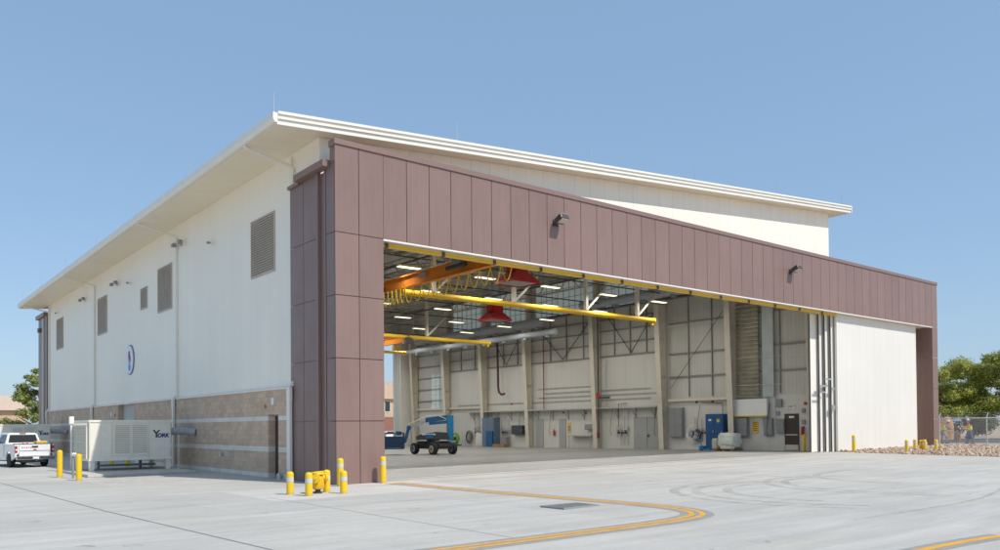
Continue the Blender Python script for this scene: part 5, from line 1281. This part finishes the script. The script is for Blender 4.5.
# ------------------------------------------------------------------ people
def skinned(name,joints,edges,m,parent,sub=1):
    me=bpy.data.meshes.new(name); me.from_pydata([j[0] for j in joints],edges,[])
    ob=bpy.data.objects.new(name,me); COL.objects.link(ob)
    sk=ob.modifiers.new('s','SKIN'); 
    for i,j in enumerate(joints):
        r=j[1]; r=(r,r) if isinstance(r,(int,float)) else r
        me.skin_vertices[0].data[i].radius=r; me.skin_vertices[0].data[i].use_root=(i==0)
    ss=ob.modifiers.new('u','SUBSURF'); ss.levels=2; ss.render_levels=2
    bpy.context.view_layer.update()
    dg_=bpy.context.evaluated_depsgraph_get(); nm=bpy.data.meshes.new_from_object(ob.evaluated_get(dg_))
    bpy.data.objects.remove(ob); bpy.data.meshes.remove(me)
    nm.materials.clear(); nm.materials.append(m)
    for p in nm.polygons: p.use_smooth=True
    o=bpy.data.objects.new(name,nm); COL.objects.link(o); o.parent=parent; return o
def person(loc,rz,lb,lean,reach,sleeve,vest,pants,scale=1.):
    T=Thing('person',lb,'person',loc,world=False,group=None); T.o.rotation_euler=(0,0,rz); T.o.scale=(scale,)*3
    # local +y is forward
    l=math.sin(R(lean)); c_=math.cos(R(lean))
    hip=Vector((0,-.10*l,.95)); ch_=hip+Vector((0,.42*l,.42*c_)); nk=hip+Vector((0,.58*l,.56*c_)); hd=nk+Vector((0,.12*l+.03,.20))
    kn=lambda s: Vector((s*.12,.12+.1*l,.50)); 
    j=[(hip,.14),(hip+Vector((0,.2*l,.2*c_)),(.15,.11)),(ch_,(.18,.12)),(nk,.06),(hd-Vector((0,0,.02)),(.075,.085)),(hd+Vector((0,0,.10)),(.075,.09))]
    e=[(0,1),(1,2),(2,3),(3,4),(4,5)]
    for s in (-1,1):
        b=len(j); st=.14*s
        j+=[(hip+Vector((s*.10,0,-.05)),.10),(Vector((s*.12,st+.07,.50)),.07),(Vector((s*.13,st-.05,.10)),.048),(Vector((s*.13,st+.12,.04)),.045)]
        e+=[(0,b),(b,b+1),(b+1,b+2),(b+2,b+3)]
        b=len(j); sh=ch_+Vector((s*.19,0,.06)); el=sh+Vector((s*.05,.12+.14*reach,-.22+.05*reach)); ha=el+Vector((-s*.06,.20+.1*reach,-.08+.1*reach))
        j+=[(sh,.07),(el,.048),(ha,.033)]; e+=[(2,b),(b,b+1),(b+1,b+2)]
        # hand: palm and fingers
        f=(ha-el).normalized(); pa=len(j); j.append((ha+f*.07,.036)); e.append((b+2,pa))
        for q in range(4):
            k=len(j); sd=Vector((s*(-.03+.02*q),0,0)); j+=[(ha+f*.11+sd,.010),(ha+f*.15+sd+Vector((0,0,-.02)),.009)]; e+=[(pa,k),(k,k+1)]
        k=len(j); j+=[(ha+f*.08+Vector((-s*.05,0,.01)),.011)]; e+=[(pa,k)]
    skinned('body',j,e,M_skin,T.o)
    # clothes: a little larger than the body
    j=[(hip+Vector((0,0,.04)),.155)]; e=[]
    for s in (-1,1):
        b=len(j); st=.14*s; j+=[(hip+Vector((s*.10,0,-.06)),.118),(Vector((s*.12,st+.07,.50)),.088),(Vector((s*.13,st-.04,.12)),.072)]; e+=[(0,b),(b,b+1),(b+1,b+2)]
    skinned('trousers',j,e,pants,T.o)
    for s in (-1,1): 
        st=.14*s; a=MB(); a.box(s*.13-.06,s*.13+.06,st-.11,st+.19,0,.10,.03); T.p('boot',a,M_dark)
    j=[(hip+Vector((0,.03*l,.06)),(.20,.17)),(hip+Vector((0,.2*l,.2*c_)),(.21,.18)),(ch_,(.25,.20)),(nk-Vector((0,.02,.04)),.12)]
    skinned('safety_vest',j,[(0,1),(1,2),(2,3)],vest,T.o)
    j=[(ch_+Vector((0,0,.04)),.10)]; e=[]
    for s in (-1,1):
        b=len(j); sh=ch_+Vector((s*.19,0,.06)); el=sh+Vector((s*.05,.12+.14*reach,-.22+.05*reach)); ha=el+Vector((-s*.06,.20+.1*reach,-.08+.1*reach)); j+=[(sh,.085),(el,.062),(el.lerp(ha,.85),.05)]; e+=[(0,b),(b,b+1),(b+1,b+2)]
    skinned('shirt',j,e,sleeve,T.o)
    a=MB(); a.lathe([(.155,0),(.12,.01),(.118,.06),(.09,.12),(.03,.15)],(0,0,0),n=18); a.xf(Matrix.Translation(hd+Vector((0,.01,.10)))); T.p('hard_hat',a,M_white,smooth=True)
    a=MB(); y_=hd.y+.085
    for s in (-1,1): a.ico((s*.032,y_,hd.z+.055),.012,1)
    T.p('eyes',a,M_dark); a=MB(); a.ico((0,y_+.012,hd.z+.02),.018,1,(.7,1,1.4)); T.p('nose',a,M_skin)
    for s in (-1,1): a=MB(); a.ico((s*.082,hd.y,hd.z+.03),.022,1,(.4,1,1.4)); T.p('ear',a,M_skin)
    a=MB(); a.box(-.025,.025,y_-.002,y_+.006,hd.z-.028,hd.z-.02); T.p('mouth',a,mat('lip',(.25,.08,.07),.5,var=0))
person((57.9,2.45,.30),R(-135),'worker in white hard hat and grey sleeves leaning over at left behind the fence',32,.5,M_greyshirt,M_hivis,mat('pale_denim',(.32,.38,.46),.9,var=.2,vscale=6),1.08)
person((58.6,.65,.30),R(45),'worker in white hard hat with orange sleeves and yellow vest, right one behind the fence',12,1.,M_orangeshirt,M_hivis,M_jeans,1.08)
T=Thing('jackhammer','upright machine with orange side held between the two workers','tool',(58.2,1.55,.3))
a=MB(); a.box(58.05,58.35,1.4,1.7,.55,1.25,.03); a.cyl((58.2,1.55,.3),(58.2,1.55,.55),.03,n=8); T.p('tool_body',a,M_panelgrey)
a=MB(); a.box(58.1,58.3,1.28,1.40,.5,1.2,.02); T.p('orange_cover',a,M_orangeshirt)
a=MB(); a.cyl((58.0,1.8,1.3),(58.4,1.3,1.3),.025,n=8); T.p('handle_bar',a,M_dark)

# ------------------------------------------------------------------ world, sun, camera
SUNV=Vector((.28,-1.,1.24)).normalized()
el=math.asin(SUNV.z)
w=bpy.data.worlds.new('World'); S.world=w; w.use_nodes=True; nt=w.node_tree
sk=nt.nodes.new('ShaderNodeTexSky'); sk.sky_type='NISHITA'; sk.sun_disc=False; sk.sun_elevation=el; sk.sun_rotation=math.atan2(SUNV.x,SUNV.y)
sk.altitude=300; sk.air_density=1.0; sk.dust_density=1.2; sk.ozone_density=1.2
mxs=nt.nodes.new('ShaderNodeMix'); mxs.data_type='RGBA'; mxs.inputs[0].default_value=.70; mxs.inputs[7].default_value=(1.22,1.95,2.90,1)
nt.links.new(sk.outputs[0],mxs.inputs[6]); nt.links.new(mxs.outputs[2],nt.nodes['Background'].inputs[0]); nt.nodes['Background'].inputs[1].default_value=.128
sl_=bpy.data.lights.new('sun','SUN'); sl_.energy=2.4; sl_.angle=R(.53); sl_.color=(1,.945,.865)
so=bpy.data.objects.new('sun',sl_); COL.objects.link(so); so.rotation_euler=SUNV.to_track_quat('Z','Y').to_euler()
yaw,pitch,roll=R(51.024),R(.883),R(-.491)
fwd=Vector((math.cos(yaw)*math.cos(pitch),math.sin(yaw)*math.cos(pitch),math.sin(pitch))); rt=Vector((math.sin(yaw),-math.cos(yaw),0)); up=rt.cross(fwd)
rr_=rt*math.cos(roll)+up*math.sin(roll); uu=-rt*math.sin(roll)+up*math.cos(roll)
cam=bpy.data.cameras.new('camera'); co=bpy.data.objects.new('camera',cam); COL.objects.link(co); S.camera=co
m4=Matrix((( rr_.x,uu.x,-fwd.x,-13.953),(rr_.y,uu.y,-fwd.y,-26.839),(rr_.z,uu.z,-fwd.z,2.142),(0,0,0,1)))
co.matrix_world=m4
cam.sensor_width=36; cam.lens=804.683*36/1000; cam.shift_y=(413.123-275)/1000; cam.clip_start=.1; cam.clip_end=9000
S.view_settings.view_transform='Standard'; S.view_settings.look='None'; S.view_settings.gamma=1; S.view_settings.exposure=.73
S.cycles.max_bounces=8; S.cycles.diffuse_bounces=5; S.cycles.transparent_max_bounces=16
